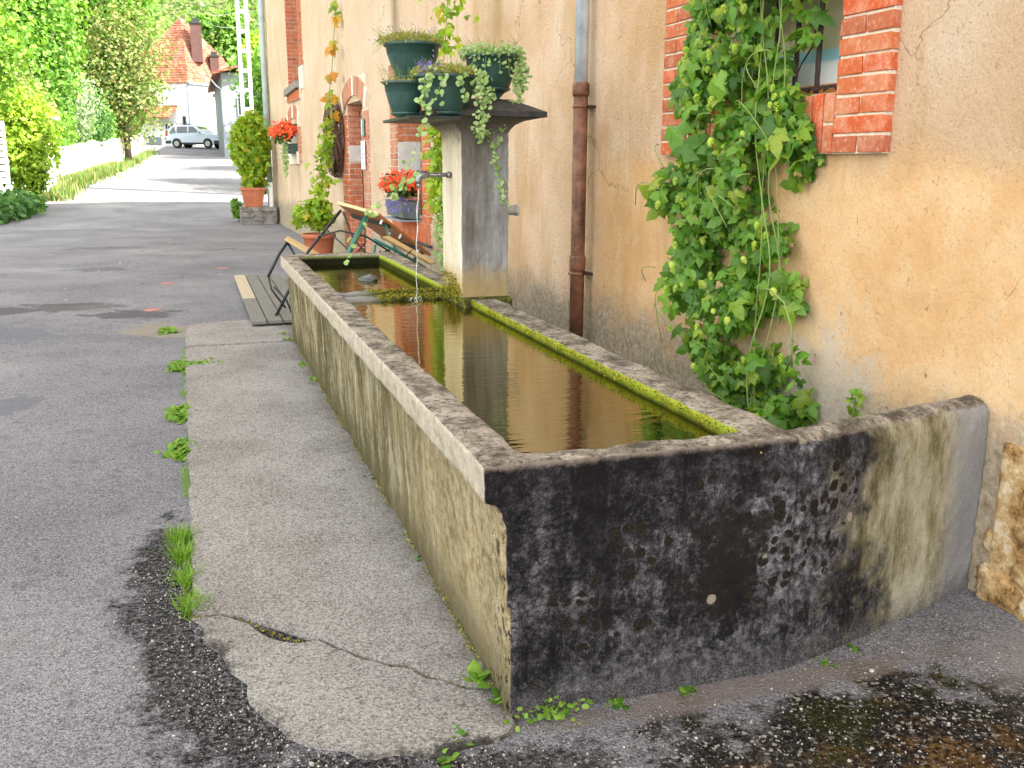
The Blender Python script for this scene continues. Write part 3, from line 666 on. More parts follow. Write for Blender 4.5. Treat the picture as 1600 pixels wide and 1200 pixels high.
# ------------------------------------------------------------------ house
house = thing('stucco_house', 'long ochre stuccoed house with brick trimmed windows along the street', 'house', tuple(Wp(12,-3,0)))
holes = [(1.19,2.39,1.79,3.3), (8.02,9.2,.87,2.6), (11.26,12.42,.05,2.33), (18.05,19.2,1.72,2.26), (17.35,19.25,3.02,6.2)]
mb = MB(HM); s0, s1, zt = -16, 23.2, 8.6
S = sorted(set([s0, s1] + [h for q in holes for h in q[:2]] + list(np.arange(s0, s1, .3)))); Z = sorted(set([-.2, zt] + [h for q in holes for h in q[2:]] + list(np.arange(-.2, zt, .3))))
idx = {}
def vid(i, j):
    if (i, j) not in idx:
        s_, z_ = S[i], Z[j]; o_ = .022*noise.noise(Vector((s_*.8, z_*.8, 1))) + .012*noise.noise(Vector((s_*2.6, z_*2.6, 5)))
        if any(abs(s_-h) < .02 for q_ in holes for h in q_[:2]): o_ *= .2
        idx[(i, j)] = len(mb.v); mb.v.append(tuple(Wp(s_, o_-.0, z_)))
    return idx[(i, j)]
for i in range(len(S)-1):
    for j in range(len(Z)-1):
        cs, cz = (S[i]+S[i+1])/2, (Z[j]+Z[j+1])/2
        if any(a_ < cs < b_ and c_ < cz < d_ for a_, b_, c_, d_ in holes): continue
        mb.f.append((vid(i,j), vid(i+1,j), vid(i+1,j+1), vid(i,j+1))); mb.mi.append(0)
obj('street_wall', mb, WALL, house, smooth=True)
for a_, b_, c_, d_ in holes:      # linings of the openings
    D_ = -.42; mb = MB(HM)
    for A, B in (((a_-.0, c_), (a_, d_)), ((b_, c_), (b_, d_)), ((a_, c_), (b_, c_)), ((a_, d_), (b_, d_))):
        mb.add([(A[0],.0,A[1]), (B[0],.0,B[1]), (B[0],D_,B[1]), (A[0],D_,A[1])], [(0,1,2,3)])
    mb.add([(a_,D_,c_), (b_,D_,c_), (b_,D_,d_), (a_,D_,d_)], [(0,1,2,3)])
    obj('opening_lining', mb, MORT, house, recalc=False)
mb = MB(HM); mb.add([(s1,0,-.2),(s1,-9,-.2),(s1,-9,zt),(s1,0,zt),(s0,0,-.2),(s0,-9,-.2),(s0,-9,zt),(s0,0,zt)], [(0,1,2,3),(4,7,6,5),(1,5,6,2)])
obj('gable_wall', mb, WALL, house, recalc=False)
mb = MB(HM); mb.add([(s0-.3,.3,zt),(s1+.05,.3,zt),(s1+.05,-9.3,zt),(s0-.3,-9.3,zt),(s0-.3,-4.5,zt+1.6),(s1+.05,-4.5,zt+1.6)], [(0,1,5,4),(3,4,5,2),(0,4,3),(1,2,5),(0,3,2,1)])
obj('roof', mb, ROOF, house, recalc=False)

# bricks: a few worn shapes shared by every brick
def brick_mesh(k):
    bm = bmesh.new(); bmesh.ops.create_cube(bm, size=1)
    bmesh.ops.bevel(bm, geom=list(bm.edges), offset=.04, segments=1, affect='EDGES')
    for v in bm.verts: v.co += Vector([random.uniform(-.022,.022) for _ in range(3)])
    me = bpy.data.meshes.new('brick'); bm.to_mesh(me); bm.free(); return me
BM = {m.name: [] for m in (BR, BRD, WHITEB)}
for m in (BR, BRD, WHITEB):
    for k in range(5):
        me = brick_mesh(k); me.materials.append(m); BM[m.name].append(me)
def brick(s_, o_, z_, ds, do, dz, m=BR, rot=0, name='brick'):
    """box of size ds,do,dz centred at s,o,z"""
    M = HM @ Matrix.Translation((s_, o_, z_)) @ Matrix.Rotation(rot + random.uniform(-.008,.008), 4, 'Y') @ Matrix.Diagonal((ds, do, dz, 1))
    return inst(name, random.choice(BM[m.name]), M, house)
class Mort:
    def box(s, *a): obj('mortar_bed', MB(HM).box(*a), MORT, house)
mort = Mort()
def pier(a_, b_, z0, z1, course=.0755, m=BR, proud=.045, first=0, depth=.09, jt=.011):
    n_ = int(round((z1-z0)/course)); w_ = b_-a_
    mort.box(a_+.004, b_-.004, -.01, proud-.010, z0+.002, z1-.002)
    for k in range(n_):
        zc = z0 + (k+.5)*course; t_ = (k+first) % 2
        if t_: brick((a_+b_)/2+random.uniform(-.004,.004), proud-depth/2, zc, w_, depth, course-jt, m)
        else:
            h_ = w_/2
            brick(a_+(h_-jt/2)/2, proud-depth/2, zc, h_-jt/2, depth, course-jt, m); brick(b_-(h_-jt/2)/2, proud-depth/2, zc, h_-jt/2, depth, course-jt, m)
def reveal(s_, z0, z1, o0=0, d=.3, course=.0755, m=BRD, face=-1, proud=.012, jt=.012, skip=None):
    """bricks on the jamb at s_, facing -s (towards the camera)"""
    n_ = int(round((z1-z0)/course))
    for k in range(n_):
        zc = z0+(k+.5)*course
        if skip and skip[0] < zc < skip[1]: continue
        cuts = [0, .5, 1] if k % 2 else [0, .25, .75, 1]
        for q_ in range(len(cuts)-1):
            a_, b_ = o0-d*cuts[q_], o0-d*cuts[q_+1]
            brick(s_+face*proud/2, (a_+b_)/2, zc, proud, abs(b_-a_)-jt, course-jt, m)
# big barred window
pier(.89, 1.19, 1.54, 2.65, first=0); pier(2.39, 2.65, 1.54, 2.65, first=1)
k = 0; s_ = 1.19
mort.box(1.19, 2.39, -.01, .032, 1.542, 1.775)
while s_ < 2.36:
    w_ = .0735
    if k % 2 == 0:
        brick(s_+w_/2, .0, 1.54+.062, w_-.011, .085, .112); brick(s_+w_/2, .0, 1.54+.183, w_-.011, .085, .112)
    else: brick(s_+w_/2, .0, 1.54+.122, w_-.011, .085, .235)
    s_ += w_; k += 1
win = obj('window', MB(HM).box(1.19,2.39,-.16,-.10,1.79,1.84).box(2.33,2.39,-.16,-.10,1.84,3.3), simple('orange_window_wood', (.5,.2,.05), .5, .25, 14), house, bevel=.004)
GL = NT('window_glass'); GL.b.inputs['Base Color'].default_value = (1,1,1,1); GL.b.inputs['Roughness'].default_value = .02
tr_ = GL.n('ShaderNodeBsdfTransparent'); mx_ = GL.n('ShaderNodeMixShader'); fr_ = GL.n('ShaderNodeFresnel'); fr_.inputs[0].default_value = 1.3
gl_ = GL.n('ShaderNodeBsdfGlossy'); gl_.inputs['Roughness'].default_value = .02
GL.t.links.new(fr_.outputs[0], mx_.inputs[0]); GL.t.links.new(tr_.outputs[0], mx_.inputs[1]); GL.t.links.new(gl_.outputs[0], mx_.inputs[2]); GL.t.links.new(mx_.outputs[0], GL.out.inputs[0])
obj('pane', MB(HM).add([(1.19,-.124,1.84),(2.33,-.124,1.84),(2.33,-.124,3.3),(1.19,-.124,3.3)], [(0,3,2,1)]), GL.m, win, recalc=False)
CU = NT('painted_reflection'); o_ = CU.sep(CU.pos())
cc = CU.ramp(o_['Z'], (0,(.72,.78,.8)), (1,(.72,.78,.8)))
zf = CU.rng(o_['Z'], 1.93, 1.95); zf2 = CU.rng(o_['Z'], 1.985, 2.0)
cc = CU.mix(zf, (.78,.8,.78), (.35,.62,.72)); cc = CU.mix(zf2, cc, (.62,.55,.38)); CU.fin(cc, .8)  # pale reflection in the pane painted as bands of colour
obj('reflection_sheet', MB(HM).box(1.195,2.385,-.152,-.142,1.80,3.28), CU.m, win)  # sheet added behind the glass to carry the painted reflection
mb = MB(HM)
for k in range(8):
    s_ = 1.245 + .155*k
    b = MB(HM); pts = [(s_, -.02, 1.785 + .02*j) for j in range(70)]
    b.tube([(s_+.0012*math.sin(j*2.1), -.02, 1.785+.02*j) for j in range(70)], .0115, 6); obj('bar', b, IRON, win)
b = MB(HM); b.box(1.19,2.39,-.032,-.008,1.815,1.823)
b.tube([(1.20+.024*j, -.004+.006*math.sin(j*1.7), 1.812+.01*math.sin(j*2.3)) for j in range(50)], .006, 5)
b.tube([(1.47+.035*math.cos(a_), -.02, 2.03+.05*math.sin(a_)) for a_ in np.linspace(-1,4.2,16)] + [(1.53,-.03,1.93), (1.56,-.02,1.86)], .004, 5)
obj('bar_scroll', b, IRON, win)

# small window with the geranium box (s 7.7 - 9.5)
pier(7.69, 8.02, .86, 2.6, m=BR, proud=.02, course=.078); pier(9.2, 9.5, .75, 2.6, m=BRD, proud=.02, course=.078, first=1)
reveal(9.2, .88, 2.6, 0, .34, .078, BR, skip=(1.28, 1.74))
obj('plaster_patch', MB(HM).box(9.182,9.2,-.33,-.003,1.29,1.73), MORTP, house, bevel=.004)
s_ = 7.69; mort.box(7.69,9.5,-.01,.012,.64,.86)
while s_ < 9.46:
    brick(s_+.036, -.02, .75, .061, .09, .215); s_ += .072
obj('sill', MB(HM).box(7.66,9.52,0,.05,.615,.64), simple('slate_sill', (.06,.055,.05), .8, .3, 9), house, bevel=.004)
w3 = obj('window', MB(HM).box(8.02,8.1,-.345,-.28,.87,2.6).box(9.1,9.17,-.345,-.27,.87,2.6).box(8.1,9.1,-.345,-.28,.87,.95).box(8.57,8.64,-.345,-.28,.95,2.6), simple('green_window_paint', (.03,.09,.05), .4, .2, 8), house, bevel=.003)
obj('pane', MB(HM).box(8.1,9.1,-.32,-.316,.95,2.6), GLASSD, w3)
# arched doorway (s 10.84 - 12.88)
pier(10.84, 11.26, .05, 2.2, m=BRD, proud=.02, course=.079); pier(12.42, 12.88, .05, 2.2, m=BR, proud=.02, course=.079, first=1)
reveal(12.42, .06, 2.32, 0, .36, .079, BR, skip=(1.49, 1.75))
reveal(12.41, 1.76, 2.32, 0, .36, .079, BRD)
obj('plaster_patch', MB(HM).box(12.40,12.42,-.35,-.003,1.5,1.74), MORTP, house, bevel=.004)
def arch(a_, b_, zs, rise, band, n_, name='brick', white=(0, .5, 1), m=BRD, o_=.005, thick=.05):
    """segmental arch of wedge bricks over an opening a..b with springing at zs"""
    c = (a_+b_)/2; hw = (b_-a_)/2; Rr = (hw*hw+rise*rise)/(2*rise); cz = zs+rise-Rr; ang = math.asin(hw/Rr)
    wh = [int(round(q*(n_-1))) for q in white]
    for k in range(n_):
        t0 = -ang + 2*ang*(k+.06)/n_; t1 = -ang + 2*ang*(k+.94)/n_
        P = [(c+Rr*math.sin(t0), cz+Rr*math.cos(t0)), (c+Rr*math.sin(t1), cz+Rr*math.cos(t1)), (c+(Rr+band)*math.sin(t1), cz+(Rr+band)*math.cos(t1)), (c+(Rr+band)*math.sin(t0), cz+(Rr+band)*math.cos(t0))]
        q = MB(HM); q.prism(P, -.3, o_+.02, 'y'); obj(name, q, WHITEB if k in wh else m, house, bevel=.004)
    n2 = 16; top = [(c+(Rr+.002)*math.sin(t_), cz+(Rr+.002)*math.cos(t_)) for t_ in np.linspace(-ang, ang, n2)]
    q = MB(HM); q.prism(top + [(b_+.0, zs+rise+band*.9), (a_-.0, zs+rise+band*.9)], -.28, .004, 'y'); obj('arch_soffit', q, MORT, house)
arch(11.0, 12.72, 2.2, .22, .26, 15)
dr = obj('door', MB(HM).box(11.26,12.42,-.42,-.37,.05,2.33), simple('brown_door_paint', (.12,.07,.05), .6, .3, 6), house, bevel=.003)
# little arched niche window (s 17.5 - 19.7)
pier(17.5, 18.05, 1.47, 2.2, m=BRD, proud=.02, course=.09); pier(19.2, 19.65, 1.47, 2.2, m=WHITEB, proud=.02, course=.24)
arch(17.75, 19.5, 2.18, .2, .26, 9)
obj('window', MB(HM).box(18.05,18.12,-.3,-.25,1.72,2.3).box(19.13,19.2,-.3,-.25,1.72,2.3).box(18.12,19.13,-.29,-.27,1.74,2.3), GLASSD, house)
obj('sill', MB(HM).box(17.9,19.35,0,.04,1.45,1.7), WHITEB, house, bevel=.005)
# tall upstairs window
reveal(19.25, 3.02, 5.4, 0, .40, .078, BR)
pier(16.82, 17.35, 3.3, 5.4, m=BR, proud=.02, course=.078)
obj('quoin', MB(HM).box(16.85,17.35,0,.028,2.86,3.28), WHITEB, house, bevel=.005); obj('quoin', MB(HM).box(19.25,19.7,0,.02,2.8,3.0), WHITEB, house, bevel=.005)
obj('sill', MB(HM).prism([(17.35,2.9),(19.25,2.84),(19.25,2.98),(17.35,3.04)], -.3, .10, 'y'), simple('grey_sill_stone', (.22,.2,.18), .85, .4, 8), house, bevel=.01)
mort.box(17.36,19.24,0,.03,2.70,2.88)
s_ = 17.36
while s_ < 19.2: brick(s_+.12, .0, 2.79, .225, .085, .165); s_ += .237
obj('window', MB(HM).box(17.35,17.45,-.41,-.33,3.0,6.2).box(17.45,19.2,-.40,-.38,3.0,6.2), GLASSD, house)
# bare rubble at the foot of the wall, right of the wing wall
RUB = None
def m_rub():
    n = NT('ochre_rubble'); f = n.noise(7, 9, .75); g_ = n.noise(40, 6, .8)
    c = n.ramp(f, (.4, (.12,.07,.025)), (.47, (.34,.2,.08)), (.54, (.5,.35,.17)), (.62, (.66,.56,.4)))
    c = n.mix(n.rng(g_, .6, .7, 0, .7), c, (.07,.045,.025))
    return n.fin(c, .95, n.bump(g_, .6, .008, n.bump(f, .4, .015)), .15)
RUB = m_rub()
def stone(s_, z_, rs_, rz_, ro, seed, name='stone'):
    bm = bmesh.new(); bmesh.ops.create_icosphere(bm, subdivisions=4, radius=1)
    for v in bm.verts:
        p = v.co.copy(); p = Vector([math.copysign(abs(c)**.7, c) for c in p])
        d = 1 + .2*noise.noise(p*1.6+Vector((seed,0,0))) - .3*abs(noise.noise(p*2.3+Vector((0,seed,0)))) - .14*abs(noise.noise(p*6+Vector((0,seed,0)))) + .04*noise.noise(p*16)
        v.co = Vector(HM @ Vector((s_+p.x*rs_*d, -.02+p.y*ro*d, z_+p.z*rz_*d)))
    me = bpy.data.meshes.new(name); bm.to_mesh(me); bm.free(); me.materials.append(RUB); return link(name, me, [], house, True)
for k, (a_, b_, c_, d_, e_) in enumerate([(.16,.06,.11,.085,.05), (.02,.16,.12,.075,.045), (-.02,.03,.1,.07,.06), (.19,.21,.06,.06,.035), (.06,.31,.13,.075,.04), (-.14,.15,.12,.09,.05), (-.2,.3,.12,.08,.045), (-.1,.44,.14,.07,.04), (.09,.45,.09,.06,.035), (-.3,.07,.14,.09,.06), (-.36,.42,.1,.09,.04), (-.42,.22,.12,.1,.05), (.17,.35,.05,.06,.03), (.0,.56,.12,.05,.035), (-.2,.6,.12,.06,.03)]):
    stone(a_, b_, c_, d_, e_, k*3.1)
obj('rubble_core', MB(HM).box(-.6,.2,-.02,.012,-.1,.58), RUB, house, bevel=.01)
# downpipe
dp = MB(HM); dp.tube([(3.66,.085,1.96), (3.66,.085,.0)], .047, 18); down = obj('downpipe', dp, PIPE_BR, house, True)
q = MB(HM); q.tube([(3.66,.085,1.99), (3.66,.085,6.4)], .043, 18); obj('pipe_upper', q, ZINC, down, True)
q = MB(HM); q.tube([(3.66,.085,2.0), (3.66,.085,1.985), (3.66,.085,1.93), (3.66,.085,1.915)], [.05,.056,.056,.05], 18)
q.tube([(3.66,.085,1.86), (3.66,.085,1.845)], .051, 18); obj('pipe_collar', q, PIPE_BR, down, True)
q = MB(HM); q.tube([(3.66,.085,.90), (3.66,.085,.885), (3.66,.085,.82), (3.66,.085,.80)], [.05,.055,.055,.05], 18); q.tube([(3.66,.085,.79),(3.66,.085,.775)], .062, 18)
obj('pipe_collar', q, PIPE_BR, down, True)
q = MB(HM); q.box(3.6,3.72,-.02,.09,.775,.79); q.box(3.6,3.72,-.02,.06,1.845,1.86); obj('pipe_bracket', q, IRON, down)
q = MB(HM); q.tube([(23.05,.10,.1), (23.05,.10,8.4)], .07, 12); obj('downpipe', q, simple('grey_downpipe', (.35,.4,.42), .4, .15, 4), house, True)
# plates on the arch pier
q = thing('wall_sign', 'narrow white plate with dark marks on the brick pier of the arch', 'sign', tuple(Wp(11.05,.03,1.6)))
obj('plate', MB(HM).box(10.98,11.22,.036,.046,1.40,1.78), simple('white_enamel', (.75,.78,.8), .4, .04, 3), q, bevel=.002)
b = MB(HM)
for k, (a_, c_) in enumerate([(11.1,1.72),(11.12,1.68),(11.08,1.60),(11.12,1.56),(11.1,1.47)]): b.box(a_-.03,a_+.02+.01*(k%3),.046,.0475,c_-.012,c_+.012)
obj('lettering', b, simple('blue_print', (.05,.12,.3), .5), q)
q = thing('thermometer', 'slim grey green thermometer plate above the white plate on the arch pier', 'thermometer', tuple(Wp(11.05,.03,1.95)))
obj('plate', MB(HM).box(11.0,11.18,.034,.046,1.84,2.08), simple('green_grey_tin', (.2,.28,.25), .4, .3, 14), q, bevel=.003); obj('tube', MB(HM).tube([(11.09,.052,1.86),(11.09,.052,2.05)], .006, 6), ZINC, q)
q = MB(HM); q.tube([(11.12,.05,1.40)] + [(11.12+.004*(k%2), .05, 1.36-.05*k) for k in range(25)], .008, 6); tag(obj('chain', q, IRON), 'thin dark chain hanging below the white plate on the arch pier', 'chain')

# ------------------------------------------------------------------ plants
LEAFV = tmpl_leaf_lobed()
LM = tmesh('leaf', LEAFV, HOP); LMO = tmesh('leaf', tmpl_leaf_oval(), HOP)
def cone_mesh():
    b = MB()
    for r_ in range(5):
        z = -.12-.2*r_; rad = [.30,.42,.40,.30,.14][r_]
        for k in range(6):
            a_ = 2*math.pi*(k+.5*(r_%2))/6; ca, sa = math.cos(a_), math.sin(a_)
            b.add([(ca*rad*.3-sa*.18, sa*rad*.3+ca*.18, z+.12), (ca*rad*.3+sa*.18, sa*rad*.3-ca*.18, z+.12), (ca*rad+sa*.12, sa*rad-ca*.12, z-.04), (ca*rad*1.05, sa*rad*1.05, z-.2), (ca*rad-sa*.12, sa*rad+ca*.12, z-.04)], [(0,1,2,4),(4,2,3)])
    me = bpy.data.meshes.new('hop_cone'); me.from_pydata(b.v, [], b.f); me.materials.append(CONE); return me
CM = cone_mesh()
rows = [(2.6,2.2,1.2),(2.3,2.26,1.16),(2.1,2.31,1.28),(1.93,2.39,1.36),(1.78,2.42,1.36),(1.64,2.27,1.26),(1.52,2.34,1.22),(1.4,2.58,1.38),(1.3,2.56,1.47),(1.22,2.38,1.40),(1.07,2.35,1.32),(.92,2.34,1.27),(.77,2.22,1.24),(.62,2.22,1.2),(.5,2.07,1.18),(.4,1.8,1.16),(.34,1.5,1.13),(.2,1.42,1.15)]
rz = [r_[0] for r_ in rows][::-1]; rl = [r_[1] for r_ in rows][::-1]; rr_ = [r_[2] for r_ in rows][::-1]
vine = thing('hop_vine', 'dense hop vine with pale cones climbing the wall in front of the barred window', 'climbing plant', tuple(Wp(1.7,.15,0)))
def vine_pts(n_, olo, ohi, marg=.04):
    z = rng.uniform(.24, 2.55, n_); l = np.interp(z, rz, rl)-marg; r_ = np.interp(z, rz, rr_)+marg
    # ragged outline
    f = rng.random(n_); s_ = r_ + (l-r_)*f; o_ = rng.uniform(olo, ohi, n_)*(.35+.65*np.sin(np.clip(f,.05,.95)*math.pi))
    keep = np.ones(n_, bool)
    for i in range(n_):
        v_ = noise.noise(Vector((s_[i]*5, z[i]*5, o_[i]*4+3)))
        c_ = noise.noise(Vector((s_[i]*3.1, z[i]*3.1, 20))); o_[i] *= .85+.7*c_
        if v_ < -.16 or c_ < -.5: keep[i] = False
        if z[i] < .8 and s_[i] < 1.5 and v_ < .1 and o_[i] > .1: keep[i] = False
        if z[i] < .75 and s_[i] < 1.62 and v_ < .05: keep[i] = False
    return s_[keep], o_[keep], z[keep]
def to_world(s_, o_, z): return np.array([tuple(Wp(a_, b_, c_)) for a_, b_, c_ in zip(s_, o_, z)])
outv = np.array(tuple((Nv*.9 + Vector((-.1,-.55,.45))).normalized()))
s_, o_, z_ = vine_pts(6000, .02, .30, .03); P = to_world(s_, o_, z_)
szs = rng.lognormal(-2.95,.32,len(P))
scatter('leaf_mass', LEAFV, P, droop(len(P), np.tile(outv, (len(P),1)), .8, .6), szs, HOP, vine, 'stuff')
s_, o_, z_ = vine_pts(800, .22, .36, .02); P = to_world(s_, o_, z_)[:290]; RT = droop(len(P), np.tile(outv, (len(P),1)), .8, .5)
for k in range(len(P)):
    M = Matrix([list(RT[k][i])+[P[k][i]] for i in range(3)]+[[0,0,0,1]]) @ Matrix.Scale(random.choice([.04,.05,.06,.07,.08,.095]), 4)
    inst('leaf', LM if k % 4 else LMO, M, vine)
dl = rng.integers(0, len(P), 40); scatter('dead_leaves', LEAFV, P[dl]+rng.normal(size=(40,3))*.02, droop(40, np.tile(outv,(40,1)), 1, .5), .04, m_leaf('dead_leaf', [(.3,.2,.1),(.22,.13,.07),(.4,.33,.12)], .2, .8), vine, 'stuff')
big = [(2.0,.32,1.68,.15), (1.93,.33,1.54,.15), (1.62,.3,1.84,.13), (1.35,.2,1.62,.10), (1.35,.22,.62,.10), (1.2,.2,.42,.10), (1.5,.26,.9,.1)]
for s1_, o1_, z1_, k_ in big:
    Rm = droop(1, [outv], 1., .15)[0]; p = Wp(s1_, o1_, z1_)
    M = Matrix([list(Rm[i])+[p[i]] for i in range(3)]+[[0,0,0,1]]) @ Matrix.Scale(k_, 4); inst('leaf', LM, M, vine)
s_, o_, z_ = vine_pts(700, .24, .40, .02)
cl = 0; P = to_world(s_, o_, z_)
for k in range(len(P)):
    if noise.noise(Vector((s_[k]*7, z_[k]*7, 9))) < -.12: continue
    if cl > 160: break
    M = Matrix.Translation(P[k]) @ Euler((random.uniform(-.5,.5), random.uniform(-.5,.5), random.uniform(0,6))).to_matrix().to_4x4() @ Matrix.Scale(random.uniform(.026,.042), 4)
    inst('hop_cone', CM, M, vine); cl += 1
def wander(s0_, z0_, s1_, z1_, o_, amp, n_=26, seed=0):
    return [tuple(Wp(s0_+(s1_-s0_)*t_ + amp*noise.noise(Vector((t_*4, seed, 0))), o_+.06*noise.noise(Vector((t_*3, seed, 4)))*(1), z0_+(z1_-z0_)*t_)) for t_ in np.linspace(0,1,n_)]
for k in range(4):
    b = MB(); b.tube(wander(1.36+.08*random.random(), .10, 1.55+random.uniform(-.08,.1), 2.6, .12+.015*k, .12+.02*k, 36, k*1.3), random.uniform(.0022,.0042), 6); obj('stem', b, STEM, vine, True)
for k in range(20):
    zc = random.uniform(.4,2.2); sc_ = random.uniform(1.3,2.3); b = MB()
    a_ = random.uniform(0,3.14); l_ = random.uniform(.12,.35)
    b.tube([tuple(Wp(sc_+l_*(t_-.5)*math.cos(a_), .30+.05*math.sin(t_*3.1), zc+l_*(t_-.5)*math.sin(a_)-.25*l_*(2*t_-1)**2)) for t_ in np.linspace(0,1,12)], .0024, 5); obj('stem', b, STEM, vine, True)
b = MB(); b.tube([tuple(Wp(*p)) for p in [(1.28,.28,.98),(1.18,.3,.99),(1.08,.3,.95),(1.02,.3,.86),(1.03,.28,.75),(1.1,.25,.66)]], .0045, 6); obj('stem', b, STEM, vine, True)

def leafy_line(parent, path, n_, spread, size, mat, tm=None, oute=(-.6,-.7,.4), jit=.6, stemr=.003, stem=STEM, name='foliage'):
    """leaves spread along a path with a stem"""
    P_ = np.array(path, float); seg = np.r_[0, np.cumsum(np.linalg.norm(np.diff(P_, axis=0), axis=1))]; t_ = rng.random(n_)*seg[-1]
    p = np.stack([np.interp(t_, seg, P_[:, i]) for i in range(3)], 1) + rng.normal(size=(n_,3))*np.asarray(spread)
    b = MB(); b.tube([tuple(q) for q in path], stemr, 5); obj('stem', b, stem, parent)
    return scatter(name, tm or LEAFV, p, droop(n_, np.tile(oute, (n_,1)), .8, jit), rng.uniform(.7,1.25,n_)*size, mat, parent, 'stuff')

# vine on its string in the terracotta pot
pv = thing('potted_vine', 'terracotta tub with a creeper climbing a string up the wall left of the arch', 'potted plant', (1.12,12.5,0))
def tub(parent, c, rt_, rb, h, mat, name='pot', square=False):
    b = MB()
    if square:
        b.add([(c[0]+sx*w_, c[1]+sy*w_*.9, c[2]+z_) for w_, z_ in ((rb,0),(rt_,h*.86),(rt_*1.08,h*.86),(rt_*1.08,h),(rt_*.98,h),(rt_*.94,h*.9)) for sx, sy in ((-1,-1),(1,-1),(1,1),(-1,1))],
              [(i*4+k, i*4+(k+1)%4, (i+1)*4+(k+1)%4, (i+1)*4+k) for i in range(5) for k in range(4)] + [(3,2,1,0),(20,21,22,23)])
        o = obj(name, b, mat, parent, bevel=.006)
    else:
        b.lathe([(0,0),(rb,0),(rb+(rt_-rb)*.5,h*.45),(rt_*.97,h*.84),(rt_*1.06,h*.85),(rt_*1.07,h*.98),(rt_*1.04,h),(rt_*.97,h*.97),(rt_*.93,h*.88),(0,h*.87)], c); o = obj(name, b, mat, parent, True)
    return o
tub(pv, (1.12,12.5,0), .24, .17, .44, TERRA)
def bush(parent, c, r_, n_, size, mat, tm=None, name='foliage', sub=9, flat=.5, kind='stuff'):
    c = np.array(c); r_ = np.array(r_); pts = []; nrm = []
    for k in range(sub):
        d = rng.normal(size=3); d /= np.linalg.norm(d); cc_ = c + d*r_*rng.uniform(.25,.62); rr = r_*rng.uniform(.38,.6)
        m_ = n_//sub; u = rng.normal(size=(m_,3)); u /= np.linalg.norm(u,axis=1)[:,None]
        pts.append(cc_ + u*rr*rng.uniform(.55,1.08,(m_,1))); nrm.append(u)
    p = np.concatenate(pts); u = np.concatenate(nrm)
    return scatter(name, tm or tmpl_diamond(), p, frames(len(p), u*.9+np.array([0,0,.5]), .7), rng.uniform(.6,1.3,len(p))*size, mat, parent, kind)
bush(pv, (1.08,12.5,.72), (.38,.38,.32), 420, .095, YEL, LEAFV, sub=8)
leafy_line(pv, [(1.14,12.5,.6),(1.2,12.55,1.15),(1.25,12.6,1.62),(1.30,12.6,2.0)], 230, (.06,.06,.03), .095, YEL)
for k, (x_, z_) in enumerate([(1.34,2.10),(1.38,2.25),(1.36,2.45),(1.42,2.5),(1.38,2.72),(1.42,2.78),(1.44,3.12),(1.42,3.2),(1.46,3.5),(1.51,3.55),(1.5,3.75)]):
    n_ = 2 + k % 2; scatter('leaf', LEAFV, rng.normal(size=(n_,3))*.035+np.array([x_,12.55,z_]), droop(n_, np.tile((-.5,-.8,.3),(n_,1)), .8, .4), rng.uniform(.12,.17,n_), AUT, pv)
b = MB(); b.tube([(1.16,12.6,.6),(1.31,12.6,2.08),(1.43,12.6,2.91),(1.56,12.6,4.2)], .006, 5); obj('string', b, STEM, pv)
# vine hanging on the wall behind the pillar
bv = thing('creeper', 'yellow green creeper hanging down the wall just behind the fountain pillar', 'climbing plant', (1.4,5.5,0))
pth = [(1.42,5.5,3.3),(1.35,5.5,2.75),(1.33,5.5,2.46),(1.30,5.5,2.21),(1.27,5.5,1.85)]
leafy_line(bv, pth, 150, (.07,.06,.05), .075, YEL)
leafy_line(bv, [(1.27,5.5,1.95),(1.26,5.5,1.75),(1.27,5.5,1.52),(1.28,5.5,1.11)], 330, (.055,.05,.05), .06, YEL)
leafy_line(bv, [(1.27,5.5,1.3),(1.28,5.5,1.0),(1.30,5.5,.74),(1.34,5.5,.47)], 170, (.03,.04,.04), .045, JEN)
# far planter with a tall bush on a stack of slates
fpz = thing('potted_bush', 'bright green bush in a square terracotta planter at the far house corner', 'potted plant', (.75,22.3,.42))
tub(fpz, (.74,22.2,.42), .27, .2, .46, TERRA, square=True)
bush(fpz, (.74,22.3,1.75), (.56,.5,1.02), 4200, .12, YEL, LEAFV, sub=14)
b = MB(); [b.tube([(.74+random.uniform(-.1,.1),22.25,.8),(.74+random.uniform(-.2,.2),22.3,1.6),(.76+random.uniform(-.25,.25),22.3,2.3)], .014, 5) for k in range(9)]; obj('stem', b, BARK, fpz)
sl_ = thing('slate_stack', 'low dry stack of flat grey slates under the square terracotta planter', 'stone stack', (.78,22.3,0))
SLT = simple('slate', (.2,.19,.17), .85, .5, 6)
for k in range(9):
    z_ = .046*k; x_ = .42
    while x_ < 1.24:
        w_ = random.uniform(.16,.36); q = MB(); q.box(x_, min(x_+w_,1.27)-.008, 21.98+random.uniform(-.03,.03), 22.6, z_+.003, z_+.046); obj('slate', q, SLT, sl_, bevel=.006); x_ += w_
q = MB(); q.tube([(1.17,22.2,.06),(1.17,22.2,1.0)], .06, 10); tag(obj('white_pipe', q, WHITE, smooth=True), 'short pale vertical pipe beside the square planter at the house corner', 'pipe')
# small ivy at the foot of the corner planter
iv = thing('low_shrub', 'small low shrub left of the slate stack by the road', 'shrub', (.3,22.6,0)); bush(iv, (.4,22.7,.35), (.16,.25,.32), 500, .09, HOP, LEAFV, sub=5)
b = MB(); b.tube([(.4,22.7,0),(.4,22.7,.4)], .012, 5); obj('stem', b, BARK, iv)

